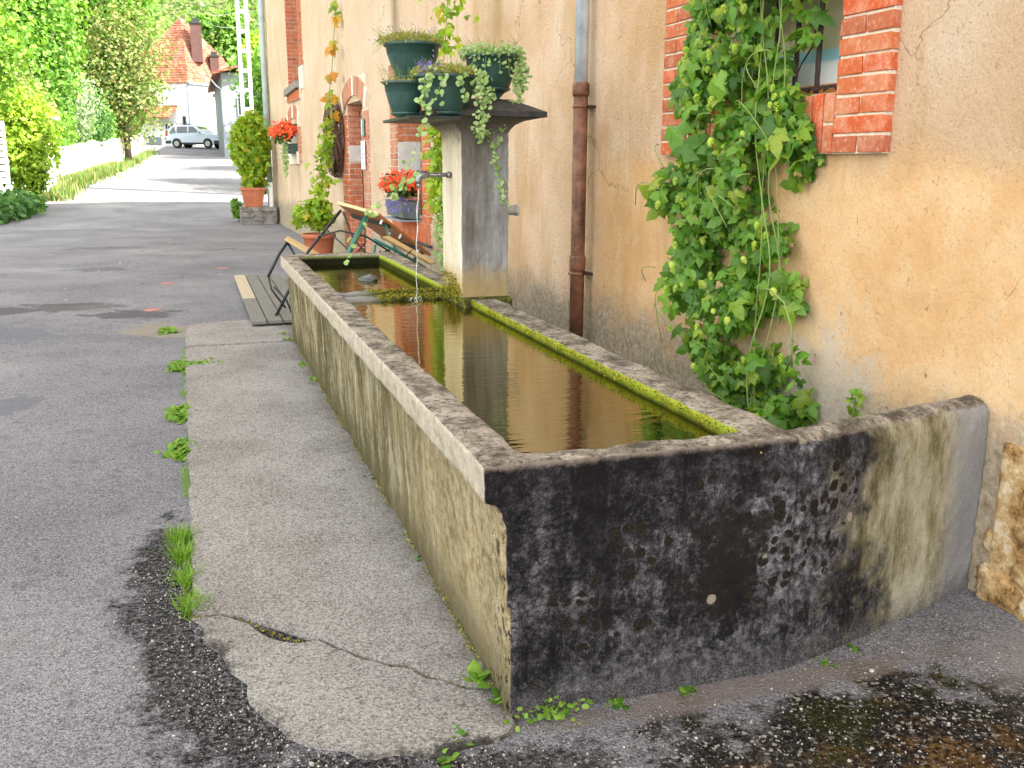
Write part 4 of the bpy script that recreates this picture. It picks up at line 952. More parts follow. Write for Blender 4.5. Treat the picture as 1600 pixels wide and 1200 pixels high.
# geranium boxes
def flowers(parent, c, r_, n1, n2, s1, s2):
    bush(parent, c, r_, n1, s1, DKF, tmpl_leaf_oval(), 'foliage', 7)
    k = n2; u = rng.normal(size=(k,3)); u /= np.linalg.norm(u,axis=1)[:,None]; u[:,2] = np.abs(u[:,2])*.9-.15; u[:,1] = -np.abs(u[:,1])
    heads = np.array(c) + u[:k//6+1]*np.array(r_)*1.0; p = heads[rng.integers(0,len(heads),k)] + rng.normal(size=(k,3))*s2*.9
    scatter('flower_heads', tmpl_flower(), p, frames(k, np.tile((-.4,-.7,.5),(k,1)), .5), rng.uniform(.7,1.3,k)*s2, RED, parent, 'stuff')
g1 = thing('geranium_box', 'window box of red geraniums in the small niche near the far house corner', 'flower box', (1.25,18.3,1.7), 'geranium boxes on the house front')
obj('box', MB(HM).box(18.1,18.85,.0,.22,1.66,1.86), GREENP, g1, bevel=.01)
flowers(g1, (1.20,18.3,2.06), (.25,.4,.25), 500, 260, .09, .05)
scatter('trailing_leaves', tmpl_round(), np.array([1.17,18.1,1.55])+rng.normal(size=(160,3))*np.array([.03,.08,.2]), droop(160, np.tile((-.5,-.7,.3),(160,1))), .05, JEN, g1, 'stuff')
g2 = thing('geranium_box', 'window box of red geraniums and violet lobelia below the green framed window', 'flower box', (1.6,8.4,.87), 'geranium boxes on the house front')
obj('box', MB(HM).prism([(.02,.88),(.20,.90),(.22,1.08),(.0,1.08)], 8.15, 8.95, 'x'), simple('slate_box', (.1,.13,.13), .6, .3, 8), g2, bevel=.008)
obj('tray', MB(HM).box(8.12,9.0,0,.24,.862,.878), WHITE2, g2, bevel=.003)
flowers(g2, (1.55,8.4,1.24), (.24,.38,.2), 700, 420, .055, .028)
k = 260; scatter('lobelia', tmpl_flower(), np.array([1.50,8.35,1.05])+rng.normal(size=(k,3))*np.array([.07,.2,.06]), frames(k, np.tile((-.4,-.8,.3),(k,1)), .6), rng.uniform(.012,.022,k), PUR, g2, 'stuff')

# wreath of twigs
wr = thing('twig_wreath', 'big brown wreath of twisted vine twigs hanging on the wall', 'wreath', tuple(Wp(13.9,.1,1.85)))
for k in range(70):
    b = MB(); a0 = random.uniform(0,6.28); ln = random.uniform(2.5,5.5); r0 = .46+random.uniform(-.09,.09); ph = random.uniform(0,6.28)
    pts = []
    for j in range(22):
        a_ = a0+ln*j/21; r1 = r0 + .05*math.sin(a_*3+ph); oo = .10+.06*math.sin(a_*2.3+ph*2)
        pts.append(tuple(Wp(13.15+r1*math.cos(a_)*1.0, oo, 1.85+r1*math.sin(a_))))
    b.tube(pts, random.uniform(.005,.011), 5); obj('twig', b, TWIG, wr, True)

# green pots on the pillar
def green_pot(name, label, c, rt_, h, plant, parent_loc=None, foot=0, saucer=True):
    t_ = thing(name, label, 'flower pot', c, 'dark green plastic pots on the fountain pillar')
    b = MB(); rb = rt_*.6
    b.lathe([(0,0),(rb,0),(rb+.004,.006),(rt_*.80,h*.38),(rt_*.90,h*.66),(rt_*.905,h*.67),(rt_*.92,h*.68),(rt_*.95,h*.90),(rt_*1.03,h*.91),(rt_*1.05,h*.965),(rt_*1.02,h),(rt_*.95,h*.985),(rt_*.93,h*.9),(0,h*.88)], c, 40)
    pot = obj('pot', b, GREENP, t_, True)
    if saucer:
        b = MB(); b.lathe([(0,-.018),(rb*.8,-.018),(rb*1.12,-.004),(rb*1.16,.006),(rb*1.1,.006),(rb*1.0,-.002),(0,-.002)], c, 36); obj('saucer', b, GREENP, t_, True)
    if foot:
        b = MB(); b.lathe([(0,-foot),(rb*.72,-foot),(rb*.5,-foot*.8),(rb*.45,-.05),(rb*.8,-.018),(0,-.018)], c, 28); obj('foot', b, GREENP, t_, True)
    # embossed hexagon outline
    b = MB()
    for q_ in range(4):
        a0 = -2.35 + q_*1.57
        hexp = [(-.3,.42),(-.3,.55),(0,.64),(.3,.55),(.3,.42),(.16,.26),(-.16,.26),(-.3,.42)]
        def on(a_, v_):
            r_ = np.interp(v_, [0,.38,.66,.9], [rb+.003, rt_*.80, rt_*.90, rt_*.95])+.0008; return (c[0]+r_*math.cos(a0+a_), c[1]+r_*math.sin(a0+a_), c[2]+h*v_)
        b.tube([on(*p) for p in hexp], .0013, 4, False)
    obj('embossing', b, GREENP, pot)
    plant(t_, c, rt_, h); return t_
def bedding(t_, c, r_, h, col=BEDD, fl=PUR, n_=1500, hh=.075, flp=120, lean=(0,0,0)):
    u = rng.random((n_,2)); a_ = u[:,0]*6.283; rad = np.sqrt(u[:,1])*r_*1.12
    p = np.stack([c[0]+rad*np.cos(a_), c[1]+rad*np.sin(a_), c[2]+h*.95+rng.random(n_)**.7*hh*(1-.5*u[:,1])], 1)+np.array(lean)*rng.random((n_,1))
    scatter('foliage', tmpl_diamond(), p, frames(n_, np.tile((0,0,.4),(n_,1)), 1), rng.uniform(.008,.02,n_), col, t_, 'stuff')
    b = MB()
    for k in range(70):
        a1 = random.uniform(0,6.28); r1 = r_*random.uniform(.2,1.0); l_ = random.uniform(.04,.10)
        x_, y_ = c[0]+r1*math.cos(a1), c[1]+r1*math.sin(a1)
        b.tube([(x_,y_,c[2]+h*.9), (x_+.02*math.cos(a1)+lean[0]*.5, y_+.02*math.sin(a1), c[2]+h+l_*.6), (x_+.05*math.cos(a1)+lean[0], y_+.05*math.sin(a1), c[2]+h+l_)], .0008, 3, False)
    obj('stalks', b, STEM, t_, kind='stuff')
    if flp:
        a_ = rng.random(flp)*6.283; rad = r_*rng.uniform(.3,1.25,flp)
        p = np.stack([c[0]+rad*np.cos(a_)-.03, c[1]+rad*np.sin(a_), c[2]+h+rng.uniform(.0,hh*1.1,flp)], 1)+np.array(lean)*rng.random((flp,1))*1.2
        scatter('small_flowers', tmpl_flower(), p, frames(flp, None, 1), rng.uniform(.006,.011,flp), fl, t_, 'stuff')
def trail(t_, path, n_, size=.03, spread=.012):
    leafy_line(t_, path, n_, (spread,spread,spread), size, JEN, tmpl_round(), (-.5,-.8,.35), .45, .0013, name='trailing_leaves')
def pA(t_, c, r_, h):
    bedding(t_, c, r_, h, n_=1700, hh=.075, flp=70, lean=(-.03,0,0))
    b = MB()
    for k in range(8):
        z_ = random.uniform(-.02,.06); b.tube([(c[0]-r_,c[1]-.02,c[2]+h), (c[0]-r_-.04,c[1]-.03,c[2]+h-.03+z_), (c[0]-r_-.07-.02*random.random(),c[1]-.03,c[2]+h-.06+z_)], .0009, 3)
    obj('stalks', b, STEM, t_, kind='stuff')
def pB(t_, c, r_, h): bedding(t_, c, r_, h, n_=300, hh=.02, flp=0)
def pC(t_, c, r_, h):
    bedding(t_, c, r_, h, n_=2000, hh=.07, flp=0)
    k = 170; scatter('small_flowers', tmpl_flower(), np.array([c[0]-.11,c[1]-.08,c[2]+h+.03])+rng.normal(size=(k,3))*np.array([.035,.03,.022]), frames(k, None, 1), .011, PUR, t_, 'stuff')
    x, y, z = c[0], c[1]-r_, c[2]+h
    trail(t_, [(x-.10,y+.02,z+.01),(x-.15,y,z-.03),(x-.16,y-.01,z-.10),(x-.155,y-.01,z-.17)], 26, .036, .014)
    trail(t_, [(x-.03,y,z+.01),(x-.07,y-.015,z-.05),(x-.10,y-.02,z-.13),(x-.15,y-.02,z-.2),(x-.18,y,z-.27),(x-.2,y,z-.36)], 22, .032, .012)
    trail(t_, [(x+.05,y,z+.01),(x+.045,y-.01,z-.06),(x+.055,y-.015,z-.12)], 9, .036, .01)
    trail(t_, [(x+.13,y+.03,z+.02),(x+.155,y+.01,z-.05),(x+.16,y,z-.13),(x+.15,y,z-.22),(x+.13,y,z-.3)], 120, .024, .022)
    trail(t_, [(x-.2,y,z-.36),(x-.24,y,z-.46),(x-.30,y,z-.56),(x-.33,y,z-.62)], 16, .034, .012)
    trail(t_, [(x-.2,y,z-.5),(x-.34,y,z-.62),(x-.42,y,z-.66),(x-.48,y,z-.71)], 14, .034, .01)
    trail(t_, [(x-.42,y,z-.66),(x-.5,y+.02,z-.8),(x-.56,y+.05,z-.90),(x-.585,y+.06,z-.98)], 9, .03, .01)
def pD(t_, c, r_, h):
    bedding(t_, c, r_, h, n_=900, hh=.05, flp=0, col=JEN)
    k = 420; a_ = rng.random(k)*6.283; rad = r_*rng.uniform(.7,1.2,k)
    scatter('trailing_leaves', tmpl_round(), np.stack([c[0]+rad*np.cos(a_), c[1]+rad*np.sin(a_), c[2]+h+rng.uniform(-.02,.05,k)],1), frames(k, np.tile((-.2,-.4,.8),(k,1)), .6), rng.uniform(.014,.028,k), JEN, t_, 'stuff')
    x, y, z = c[0], c[1]-r_, c[2]+h
    for k, (dx, ln, n_) in enumerate([(-.13,.10,14), (-.08,.14,12), (.0,.10,8), (.05,.12,8), (.10,.18,34), (.13,.2,60), (.15,.16,50), (.165,.12,30)]):
        yy = y + (.0 if abs(dx) < .1 else .07*min(1, abs(dx)/.15))
        trail(t_, [(x+dx*.9,yy+.02,z+.01),(x+dx*1.05,yy,z-ln*.4),(x+dx*1.1,yy,z-ln)], n_, .024, .012)
    trail(t_, [(x+.13,y+.05,z-.1),(x+.12,y+.02,z-.2),(x+.08,y,z-.28),(x+.03,y-.02,z-.36),(x-.03,y-.02,z-.46),(x-.05,y,z-.53)], 90, .03, .013)
    trail(t_, [(x-.05,y,z-.18),(x-.07,y-.02,z-.30),(x-.075,y-.03,z-.42),(x-.05,y-.04,z-.52),(x-.02,y-.04,z-.62),(x+.01,y-.03,z-.74),(x+.03,y-.02,z-.82)], 110, .026, .012)
    trail(t_, [(x-.1,y,z-.1),(x-.13,y-.04,z-.2),(x-.14,y-.05,z-.34),(x-.13,y-.06,z-.46)], 90, .03, .012)
green_pot('green_flower_pot', 'green pot with wispy bedding plants, highest and leftmost of the pillar pots', (.575,3.32,1.965), .158, .185, pA, foot=.225)
green_pot('green_flower_pot', 'small nearly bare green pot, lowest at the left end of the pillar cap', (.462,3.02,1.755), .115, .165, pB)
green_pot('green_flower_pot', 'wide green pot with violet flowers and trailing round leaves at the front of the cap', (.665,2.93,1.756), .168, .195, pC)
green_pot('green_flower_pot', 'green pot overgrown by trailing round leaves, on the peak of the pillar cap', (1.0,3.18,1.905), .155, .185, pD, foot=.06)

# ------------------------------------------------------------------ folding table and bench behind the trough
ft = thing('folding_table', 'folded orange wooden beer table tipped up on green metal legs behind the trough', 'table', (.9,7.1,0))
TLc, TRc, BRc = Vector((.68,7.2,1.09)), Vector((1.0,6.8,1.0)), Vector((1.62,7.32,.56))
u_ = (TLc-TRc); v_ = (BRc-TRc); nrm = u_.cross(v_).normalized(); BLc = TLc+v_
def slab4(P4, thick, nrm_, b=None):
    b = b or MB(); vs = [tuple(p) for p in P4] + [tuple(p-nrm_*thick) for p in P4]
    return b.add(vs, [(0,1,2,3),(7,6,5,4),(0,4,5,1),(1,5,6,2),(2,6,7,3),(3,7,4,0)])
for k in range(3):
    a_, b_ = k/3+.006, (k+1)/3-.006
    P4 = [TRc+u_*a_, TRc+u_*b_, TRc+u_*b_+v_, TRc+u_*a_+v_]; obj('plank', slab4(P4, .026, nrm), WOODO, ft, bevel=.003)
obj('edge_strip', slab4([TRc-v_.normalized()*.004, TLc-v_.normalized()*.004, TLc-v_.normalized()*.026, TRc-v_.normalized()*.026], .03, nrm), WOODP, ft, bevel=.002)
for f_ in (.22,.78): obj('batten', slab4([TRc+u_*.04+v_*(f_-.03)+nrm*.022, TRc+u_*.96+v_*(f_-.03)+nrm*.022, TRc+u_*.96+v_*(f_+.03)+nrm*.022, TRc+u_*.04+v_*(f_+.03)+nrm*.022], .02, nrm), BLKM, ft)
b = MB()
for f_, g_ in ((.06,.1),(.06,.45),(.06,.8),(.4,.5)):
    p = TRc+u_*f_+v_*g_+nrm*.03; b.tube([tuple(p-nrm*.03), tuple(p+nrm*.015)], .012, 8)
obj('clip', b, WHITE, ft)
def leg(name, pts, r_, m, parent): b_ = MB(); b_.tube(pts, r_, 8); return obj(name, b_, m, parent, True)
leg('leg', [tuple(TLc+v_*.06+nrm*.03), (.36,7.1,.66), (-.02,6.9,.02)], .015, BLKM, ft)
leg('leg', [tuple(TRc+v_*.02+u_*.3+nrm*.04), (.70,6.75,.68), (.45,6.6,.02)], .026, GREENM, ft)
leg('brace', [tuple(TLc+v_*.1+nrm*.03), (.78,7.0,.78), (.92,6.9,.6), (1.1,6.8,.3)], .009, BLKM, ft)
leg('brace', [(.45,7.05,.8), (.66,7.0,.86), (.9,6.95,.8), (1.2,6.95,.6)], .009, BLKM, ft)
leg('brace', [tuple(TLc+v_*.5+nrm*.03), (.88,6.9,.75), (.7,6.9,.55)], .007, BLKM, ft)
leg('brace', [tuple(TRc+v_*.15+nrm*.03), (1.1,6.85,.78), (1.2,6.8,.62), (1.3,6.8,.4)], .010, GREENM, ft)
leg('brace', [tuple(TRc+v_*.45+nrm*.03), (1.15,6.85,.7), (1.05,6.85,.66), (.85,6.85,.6)], .007, BLKM, ft)
leg('brace', [tuple(TRc+v_*.85+nrm*.03), (1.42,7.2,.55), (1.4,7.2,.3)], .018, BLKM, ft)
leg('brace', [(.5,7.0,.9),(.85,6.9,.55),(.95,6.85,.4)], .007, BLKM, ft)
fb = thing('folding_bench', 'narrow pale bench with green metal frame lying under the tipped table', 'bench', (1.1,6.9,0))
P4 = [Vector((1.0,6.75,.80)), Vector((1.08,6.85,.80)), Vector((1.62,7.15,.50)), Vector((1.54,7.05,.50))]; nb = (P4[1]-P4[0]).cross(P4[3]-P4[0]).normalized()
obj('seat', slab4(P4, .025, nb), WOODP, fb, bevel=.003)
leg('rail', [(.93,6.72,.79),(1.25,6.88,.62),(1.5,7.02,.47)], .014, GREENM, fb)
for x_ in (.95,1.1,1.25): leg('leg', [(x_,6.75,.74-(x_-.95)*.5), (x_-.1,6.7,.3), (x_-.14,6.7,.02)], .011, GREENM, fb)
for x_ in (.9,1.05,1.2): leg('brace', [(x_+.1,6.76,.68), (x_-.05,6.72,.55), (x_-.12,6.7,.5)], .006, BLKM, fb)
# second bench end seen left of the trough
f2 = thing('folding_bench', 'tipped bench end with dark legs sticking out left of the trough far end', 'bench', (.1,7.2,0))
P4 = [Vector((.155,7.3,.755)), Vector((.20,7.55,.755)), Vector((.52,7.6,.56)), Vector((.46,7.3,.56))]; nb = (P4[1]-P4[0]).cross(P4[3]-P4[0]).normalized()
obj('seat', slab4(P4, .028, nb), WOODP, f2, bevel=.003)
leg('leg', [(.19,7.35,.73), (.1,7.3,.62), (-.02,7.2,.42)], .015, BLKM, f2); leg('leg', [(.19,7.35,.73), (.28,7.3,.55), (.34,7.2,.1)], .012, BLKM, f2)
leg('leg', [(-.02,7.2,.42), (.0,7.15,.3), (.12,7.1,.12)], .010, BLKM, f2); leg('brace', [(.02,7.1,.33),(.13,7.05,.2),(.18,7.0,.05)], .010, BLKM, f2)

# plank platform on the ground
pl = thing('plank_platform', 'low platform of grey weathered planks lying on the street beside the trough', 'wooden platform', (.05,8.5,0))
for k in range(4):
    x0 = -.225+.143*k
    if k == 0:
        q = MB(); q.box(x0,x0+.132,8.2,10.42,.05,.08); obj('plank', q, WOODB, pl, bevel=.004)
        q = MB(); q.box(x0,x0+.132,6.62,8.195,.05,.08); obj('plank', q, WOODG, pl, bevel=.004)
    else:
        q = MB(); q.box(x0,x0+.132,6.62+.01*k,10.42-.02*k,.05,.08); obj('plank', q, WOODG, pl, bevel=.004)
for y_ in (6.8,8.5,10.1): q = MB(); q.box(-.21,.33,y_,y_+.08,.001,.05); obj('crossbar', q, WOODG, pl)

# stone floating at the far basin
q = MB(); 
bm = bmesh.new(); bmesh.ops.create_icosphere(bm, subdivisions=3, radius=1)
for v in bm.verts:
    d_ = 1+.4*noise.noise(v.co*1.7+Vector((4,2,0))); v.co = Vector((.50+v.co.x*.075*d_, 4.58+v.co.y*.06*d_, .672+v.co.z*.03*d_+ (.012 if v.co.x > 0 else 0)))
me = bpy.data.meshes.new('rock'); bm.to_mesh(me); bm.free(); me.materials.append(simple('wet_rock', (.09,.095,.09), .5, .4, 20))
tag(link('rock', me, [], None, True), 'small dark rock poking out of the water in the far basin', 'rock')

# ------------------------------------------------------------------ ground bits
def weed(x, y, z, n_, ln, mat, tm, label, cat='weed', spread=.03, stand=.9, grp='weeds along the pavement and trough'):
    a_ = rng.random(n_)*6.283; el = rng.uniform(.25,1.1,n_)*stand; t_ = np.stack([np.cos(a_)*np.cos(el), np.sin(a_)*np.cos(el), np.sin(el)],1)
    zz = np.stack([-np.cos(a_)*np.sin(el), -np.sin(a_)*np.sin(el), np.cos(el)],1); rot = np.stack([np.cross(t_, zz), t_, zz], 2)
    p = np.array([x,y,z]) + rng.normal(size=(n_,3))*np.array([spread,spread*1.6,0]); sz = rng.uniform(.5,1.15,n_)*ln
    t0 = thing('grass_tuft' if cat == 'grass tuft' else 'weed', label, cat, (x,y,z), grp)
    scatter('leaves', tm, p, rot, sz, mat, t0, 'stuff'); return t0
BL = tmpl_blade()
T = [(-.80,1.62,160,.09,'bright grass tuft at the slab edge, fourth up from the crack'), (-.79,1.42,170,.09,'thick grass tuft at the slab edge above the crack'), (-.78,1.2,150,.085,'grass tuft at the slab edge just above the crack tuft'), (-.75,.95,190,.085,'grass tuft filling the start of the slab crack')]
for x, y, n_, l_, lb in T: weed(x, y, 0, n_, l_, GRASS, BL, lb, 'grass tuft', .018)
for x, y, lb in [(-.80,2.84,'flat green weed at the slab edge midway along the pavement'), (-.80,2.98,'leafy weed just above the flat weed at the slab edge'), (-.80,3.62,'spreading weed at the slab edge below the notch'), (-.81,3.75,'small weed beside the spreading slab edge weed'), (-.82,5.2,'weed clump at the left mouth of the slab notch'), (-.82,5.05,'small weed below the notch in the slab edge'), (-.70,5.15,'weed growing inside the notch of the slab edge'), (-.60,5.17,'weed at the inner tip of the slab notch'), (-.95,6.75,'small weed on the pale asphalt patch')]:
    weed(x, y, .0, 130, .055, GRASS, tmpl_leaf_oval(), lb, 'weed', .036, .8)
for x, y, l_, n_, lb in [(.045,.20,.06,10,'rosette weed where the slab crack meets the trough'), (-.08,-.04,.035,14,'pale rosette weed in front of the slab end'), (-.14,-.125,.04,14,'grey green rosette weed at the bottom edge in front of the slab'), (1.09,-.015,.025,10,'tiny weed under the joint of trough and wing wall'), (1.24,.03,.025,9,'tiny weed at the foot of the wing wall'), (.61,-.02,.03,12,'small weed at the foot of the trough end, right of centre'), (.40,-.02,.03,12,'small weed at the foot of the trough end'), (.05,4.83,.05,12,'weed at the trough foot far along the pavement'), (.045,4.3,.04,10,'second weed at the trough foot far along the pavement'), (.06,1.1,.03,8,'small weed at the trough foot halfway along'), (.0,6.2,.05,16,'mossy weed at the far corner of the pavement'), (.07,2.1,.03,8,'tiny weed at the trough foot past halfway'), (.02,5.9,.05,14,'weed against the far corner of the trough'), (.066,.08,.04,10,'weed at the near corner foot of the trough')]:
    weed(x, y, .022 if y > 0 and x < .1 else 0, n_, l_, HOP if l_ < .05 else GRASS, tmpl_leaf_oval(), lb, 'weed', .012, .7)
yj = rng.uniform(.9, 5.8, 5200); gk = np.array([noise.noise(Vector((7, y*2.3, 0)))+.5*noise.noise(Vector((3, y*9, 0))) > .02 for y in yj]); yj = yj[gk]
xj = np.interp(yj, [.9,1.3,1.95,2.95,4.5,5.8], [-.765,-.76,-.775,-.785,-.805,-.81]) + rng.normal(size=len(yj))*.013
aj = rng.random(len(yj))*6.283; ej = rng.uniform(.2,1.3,len(yj)); t3 = np.stack([np.cos(aj)*np.cos(ej), np.sin(aj)*np.cos(ej), np.sin(ej)],1); z3 = np.stack([-np.cos(aj)*np.sin(ej), -np.sin(aj)*np.sin(ej), np.cos(ej)],1)
scatter('joint_grass', BL, np.stack([xj,yj,np.zeros(len(yj))],1), np.stack([np.cross(t3,z3), t3, z3],2), rng.uniform(.01,.04,len(yj)), GRASS, None, 'stuff')
cl_ = thing('clover_patch', 'clump of small round clover leaves at the near right corner of the trough', 'clover', (.2,-.03,0))
p = np.array([.19,-.03,.02])+rng.normal(size=(75,3))*np.array([.05,.02,.012]); scatter('leaves', tmpl_round(), p, frames(75, np.tile((-.1,-.3,1),(75,1)), .4), rng.uniform(.012,.022,75), GRASS, cl_, 'stuff')
vs_ = thing('vine_sprig', 'little green creeper sprig growing on the wall above the wing wall', 'plant', tuple(Wp(.98,.04,.74)))
leafy_line(vs_, [tuple(Wp(.93,.03,.46)), tuple(Wp(.92,.04,.56)), tuple(Wp(.89,.04,.615))], 16, (.018,.02,.02), .036, GRASS)
# moss in joints
pts_ = [(x, y, .004) for x, y in [((a_[0]+b_[0])/2, (a_[1]+b_[1])/2) for a_, b_ in zip(ck, lower)]]
pj = np.array([pts_[i] for i in rng.integers(0,len(pts_),900)])+rng.normal(size=(900,3))*np.array([.004,.006,.002])
scatter('joint_moss', tmpl_diamond(), pj, frames(900, np.tile((0,0,1),(900,1)), .6), rng.uniform(.003,.009,900), MOSS, None, 'stuff')
yy = rng.uniform(0.1,5.9,2600); keep = np.array([noise.noise(Vector((0,y*3,0))) > -.1 for y in yy]); yy = yy[keep]
pj = np.stack([.07-.0*yy+rng.normal(size=len(yy))*.006, yy, .026+rng.random(len(yy))*.012],1)
scatter('trough_foot_moss', tmpl_diamond(), pj, frames(len(yy), np.tile((-.5,0,1),(len(yy),1)), .6), rng.uniform(.004,.011,len(yy)), MOSS, None, 'stuff')
# pebbles on the crumbling corner
PEB = simple('pebbles', (.36,.33,.3), .9, .5, 90)
PV = [(1,0,0),(-1,0,0),(0,1,0),(0,-1,0),(0,0,.6),(0,0,-.6)]; PF = [(0,2,4),(2,1,4),(1,3,4),(3,0,4),(2,0,5),(1,2,5),(3,1,5),(0,3,5)]
n_ = 3600; px_ = rng.uniform(.1,2.1,n_); py_ = rng.uniform(-.85,.15,n_); k_ = (py_ < .0+.29*np.clip(px_-.95,0,1)-.03) & (px_ > .05)
p = np.stack([px_, py_, np.full(n_,.001)],1)[k_]; scatter('gravel', (PV, PF), p, frames(len(p)), rng.lognormal(-6.15,.45,len(p)), PEB, None, 'stuff')
n_ = 1500; t_ = rng.random(n_); px_ = np.interp(t_, [0,.4,.7,1], [-.88,-.75,-.5,.05])+rng.normal(size=n_)*.07; py_ = np.interp(t_, [0,.4,.7,1], [1.4,.5,.0,-.2])+rng.normal(size=n_)*.07
scatter('gravel', (PV, PF), np.stack([px_,py_,np.full(n_,.001)],1), frames(n_), rng.lognormal(-6.1,.5,n_), PEB, None, 'stuff')
for x, y, lb in [(-1.03,10.43,'reddish round utility cover in the road, middle of three'), (-1.13,8.18,'reddish round utility cover in the road, nearest of three'), (-.32,12.08,'reddish round utility cover in the road, farthest of three')]:
    q = MB(); q.lathe([(0,.006),(.07,.006),(.085,.003),(.09,0)], (x,y,0), 20); tag(obj('utility_cover', q, simple('red_cover', (.3,.12,.1), .7, .3, 9), smooth=True), lb, 'utility cover', 'round covers in the road')
LEAFD = m_leaf('dry_leaves', [(.5,.36,.16), (.42,.2,.08), (.55,.45,.25)], .2, .8)
n_ = 46; px_ = rng.uniform(-2.2,1.2,n_); py_ = rng.uniform(9,21,n_)
scatter('fallen_leaves', tmpl_leaf_oval(), np.stack([px_,py_,np.full(n_,.012)],1), frames(n_, np.tile((0,0,1),(n_,1)), .2), .05, LEAFD, None, 'stuff')

# ------------------------------------------------------------------ left side of the street
TM = dict(
 walnut=tree_mat('walnut_leaves', (.1,.22,.02), (.16,.32,.03), (.24,.4,.05), (.07,.16,.02)),
 yellow=tree_mat('acid_leaves', (.16,.32,.02), (.28,.42,.03), (.4,.5,.06), (.12,.26,.02)),
 feather=tree_mat('feathery_leaves', (.16,.25,.06), (.24,.3,.09), (.32,.3,.14), (.13,.24,.04)),
 mid=tree_mat('mid_leaves', (.07,.19,.02), (.12,.28,.03), (.2,.36,.05), (.05,.13,.02)),
 silver=tree_mat('silver_leaves', (.14,.24,.1), (.26,.36,.2), (.4,.48,.34), (.08,.16,.06)),
 olive=tree_mat('olive_leaves', (.09,.18,.03), (.14,.23,.05), (.2,.25,.07), (.24,.19,.08), (.07,.15,.02)),
 dark=tree_mat('dark_leaves', (.03,.1,.02), (.06,.15,.03), (.1,.21,.05)))
def tree(name, label, cat, c, r_, n_, size, mat, sub=16, group='trees and shrubs left of the street', tk=.09, depth=1.0):
    gx, gy = c[0], c[1]; base = gz(gx, gy)
    t_ = thing(name, label, cat, (gx,gy,base), group)
    bush(t_, c, (r_[0], r_[0]*depth, r_[1]), n_, size, mat, tmpl_quad(), 'crown', sub)
    b = MB(); b.tube([(gx,gy,base-.1), (gx+.1*random.random(),gy,(base+c[2])/2), (gx,gy,c[2]+r_[1]*.3)], [tk,tk*.7,tk*.3], 7)
    for k in range(7):
        a_ = 6.28*k/7; z0 = base+(c[2]-base)*random.uniform(.4,1); b.tube([(gx,gy,z0), (gx+r_[0]*.35*math.cos(a_),gy+r_[0]*.35*math.sin(a_),z0+r_[1]*.3), (gx+r_[0]*.7*math.cos(a_),gy+r_[0]*.6*math.sin(a_),z0+r_[1]*.55)], [tk*.4,tk*.25,tk*.1], 5)
    obj('trunk', b, BARK, t_, True); return t_
tree('walnut_tree', 'bright green broad leaved tree in the top left corner', 'tree', (-5.9,25,4.6), (2.1,1.9), 11000, .13, TM['walnut'], 26)
tree('yellow_shrub', 'sunlit acid green shrub leaning over the left roadside', 'shrub', (-5.15,27,2.15), (1.2,1.75), 9500, .10, TM['yellow'], 20, tk=.05)
tree('feathery_shrub', 'pale feathery pinkish green shrub beside the acid green one', 'shrub', (-5.7,31,2.9), (1.3,2.0), 6500, .09, TM['feather'], 16, tk=.05)
tree('tall_green_tree', 'tall mid green tree rising behind the feathery shrub', 'tree', (-5.6,36,5.4), (2.0,3.3), 11000, .14, TM['mid'], 22, tk=.15)
tree('green_shrub', 'dense green shrub above the pale garden wall', 'shrub', (-5.8,34,2.6), (1.4,1.7), 5200, .11, TM['mid'], 16, tk=.05)
tree('silver_shrub', 'silvery green shrub in the middle of the left bank', 'shrub', (-5.2,40,3.5), (1.6,2.0), 6000, .11, TM['silver'], 16, tk=.06)
tree('olive_tree', 'large olive brown tree partly hiding the white house', 'tree', (-3.7,52,5.5), (2.8,4.3), 15000, .14, TM['olive'], 36, tk=.2)
tree('olive_shrub', 'olive shrub with low branches beside the white house door', 'shrub', (-4.4,58,3.6), (1.2,1.9), 3600, .14, TM['olive'], 12, tk=.08)
tree('dark_shrub', 'dark green shrub hanging over the garden wall', 'shrub', (-5.0,44,3.1), (1.6,1.6), 5200, .11, TM['dark'], 14, tk=.05)
tree('light_shrub', 'light green shrub directly above the middle of the garden wall', 'shrub', (-5.5,38,2.6), (1.3,1.2), 4200, .10, TM['walnut'], 12, tk=.05)
tree('ivy_shrub', 'small dark shrub at the road edge in front of the acid green one', 'shrub', (-4.85,27.6,1.15), (.5,.62), 2200, .10, TM['dark'], 10, tk=.03)
tree('hill_tree', 'darker tree on the slope above the red roof', 'tree', (-4.6,62,11.0), (2.8,2.8), 9000, .22, TM['mid'], 24, tk=.2)
tree('hill_tree', 'broad green tree on the slope behind the tall green tree', 'tree', (-9,50,8.5), (4,4.5), 11000, .25, TM['walnut'], 30, tk=.3)
tree('hill_tree', 'yellowish tree on the slope behind the walnut tree', 'tree', (-9.5,38,7.5), (3.2,4), 10000, .2, TM['yellow'], 30, tk=.3)
tree('hill_tree', 'green tree filling the far left edge behind the walnut tree', 'tree', (-9,29,5.5), (2.6,3.6), 9000, .16, TM['mid'], 24, tk=.2)
tree('garden_tree', 'green tree behind the utility pole right of the street', 'tree', (3.2,36,4.0), (2.2,2.6), 11000, .15, TM['mid'], 30, group='trees right of the street', tk=.15)
tree('garden_tree', 'big tree behind the end of the stuccoed house whose shade crosses the street', 'tree', (6.4,31,5.2), (3.0,3.4), 9000, .2, TM['mid'], 24, group='trees right of the street', tk=.2)
tree('garden_tree', 'wide tree standing deep in the garden past the utility pole', 'tree', (5.6,45,5.4), (3.0,3.2), 9000, .2, TM['walnut'], 24, group='trees right of the street', tk=.2)
tree('garden_tree', 'yellow green tree behind the utility pole, above the other', 'tree', (4.3,56,7.2), (2.3,2.3), 6500, .18, TM['yellow'], 20, group='trees right of the street', tk=.15)
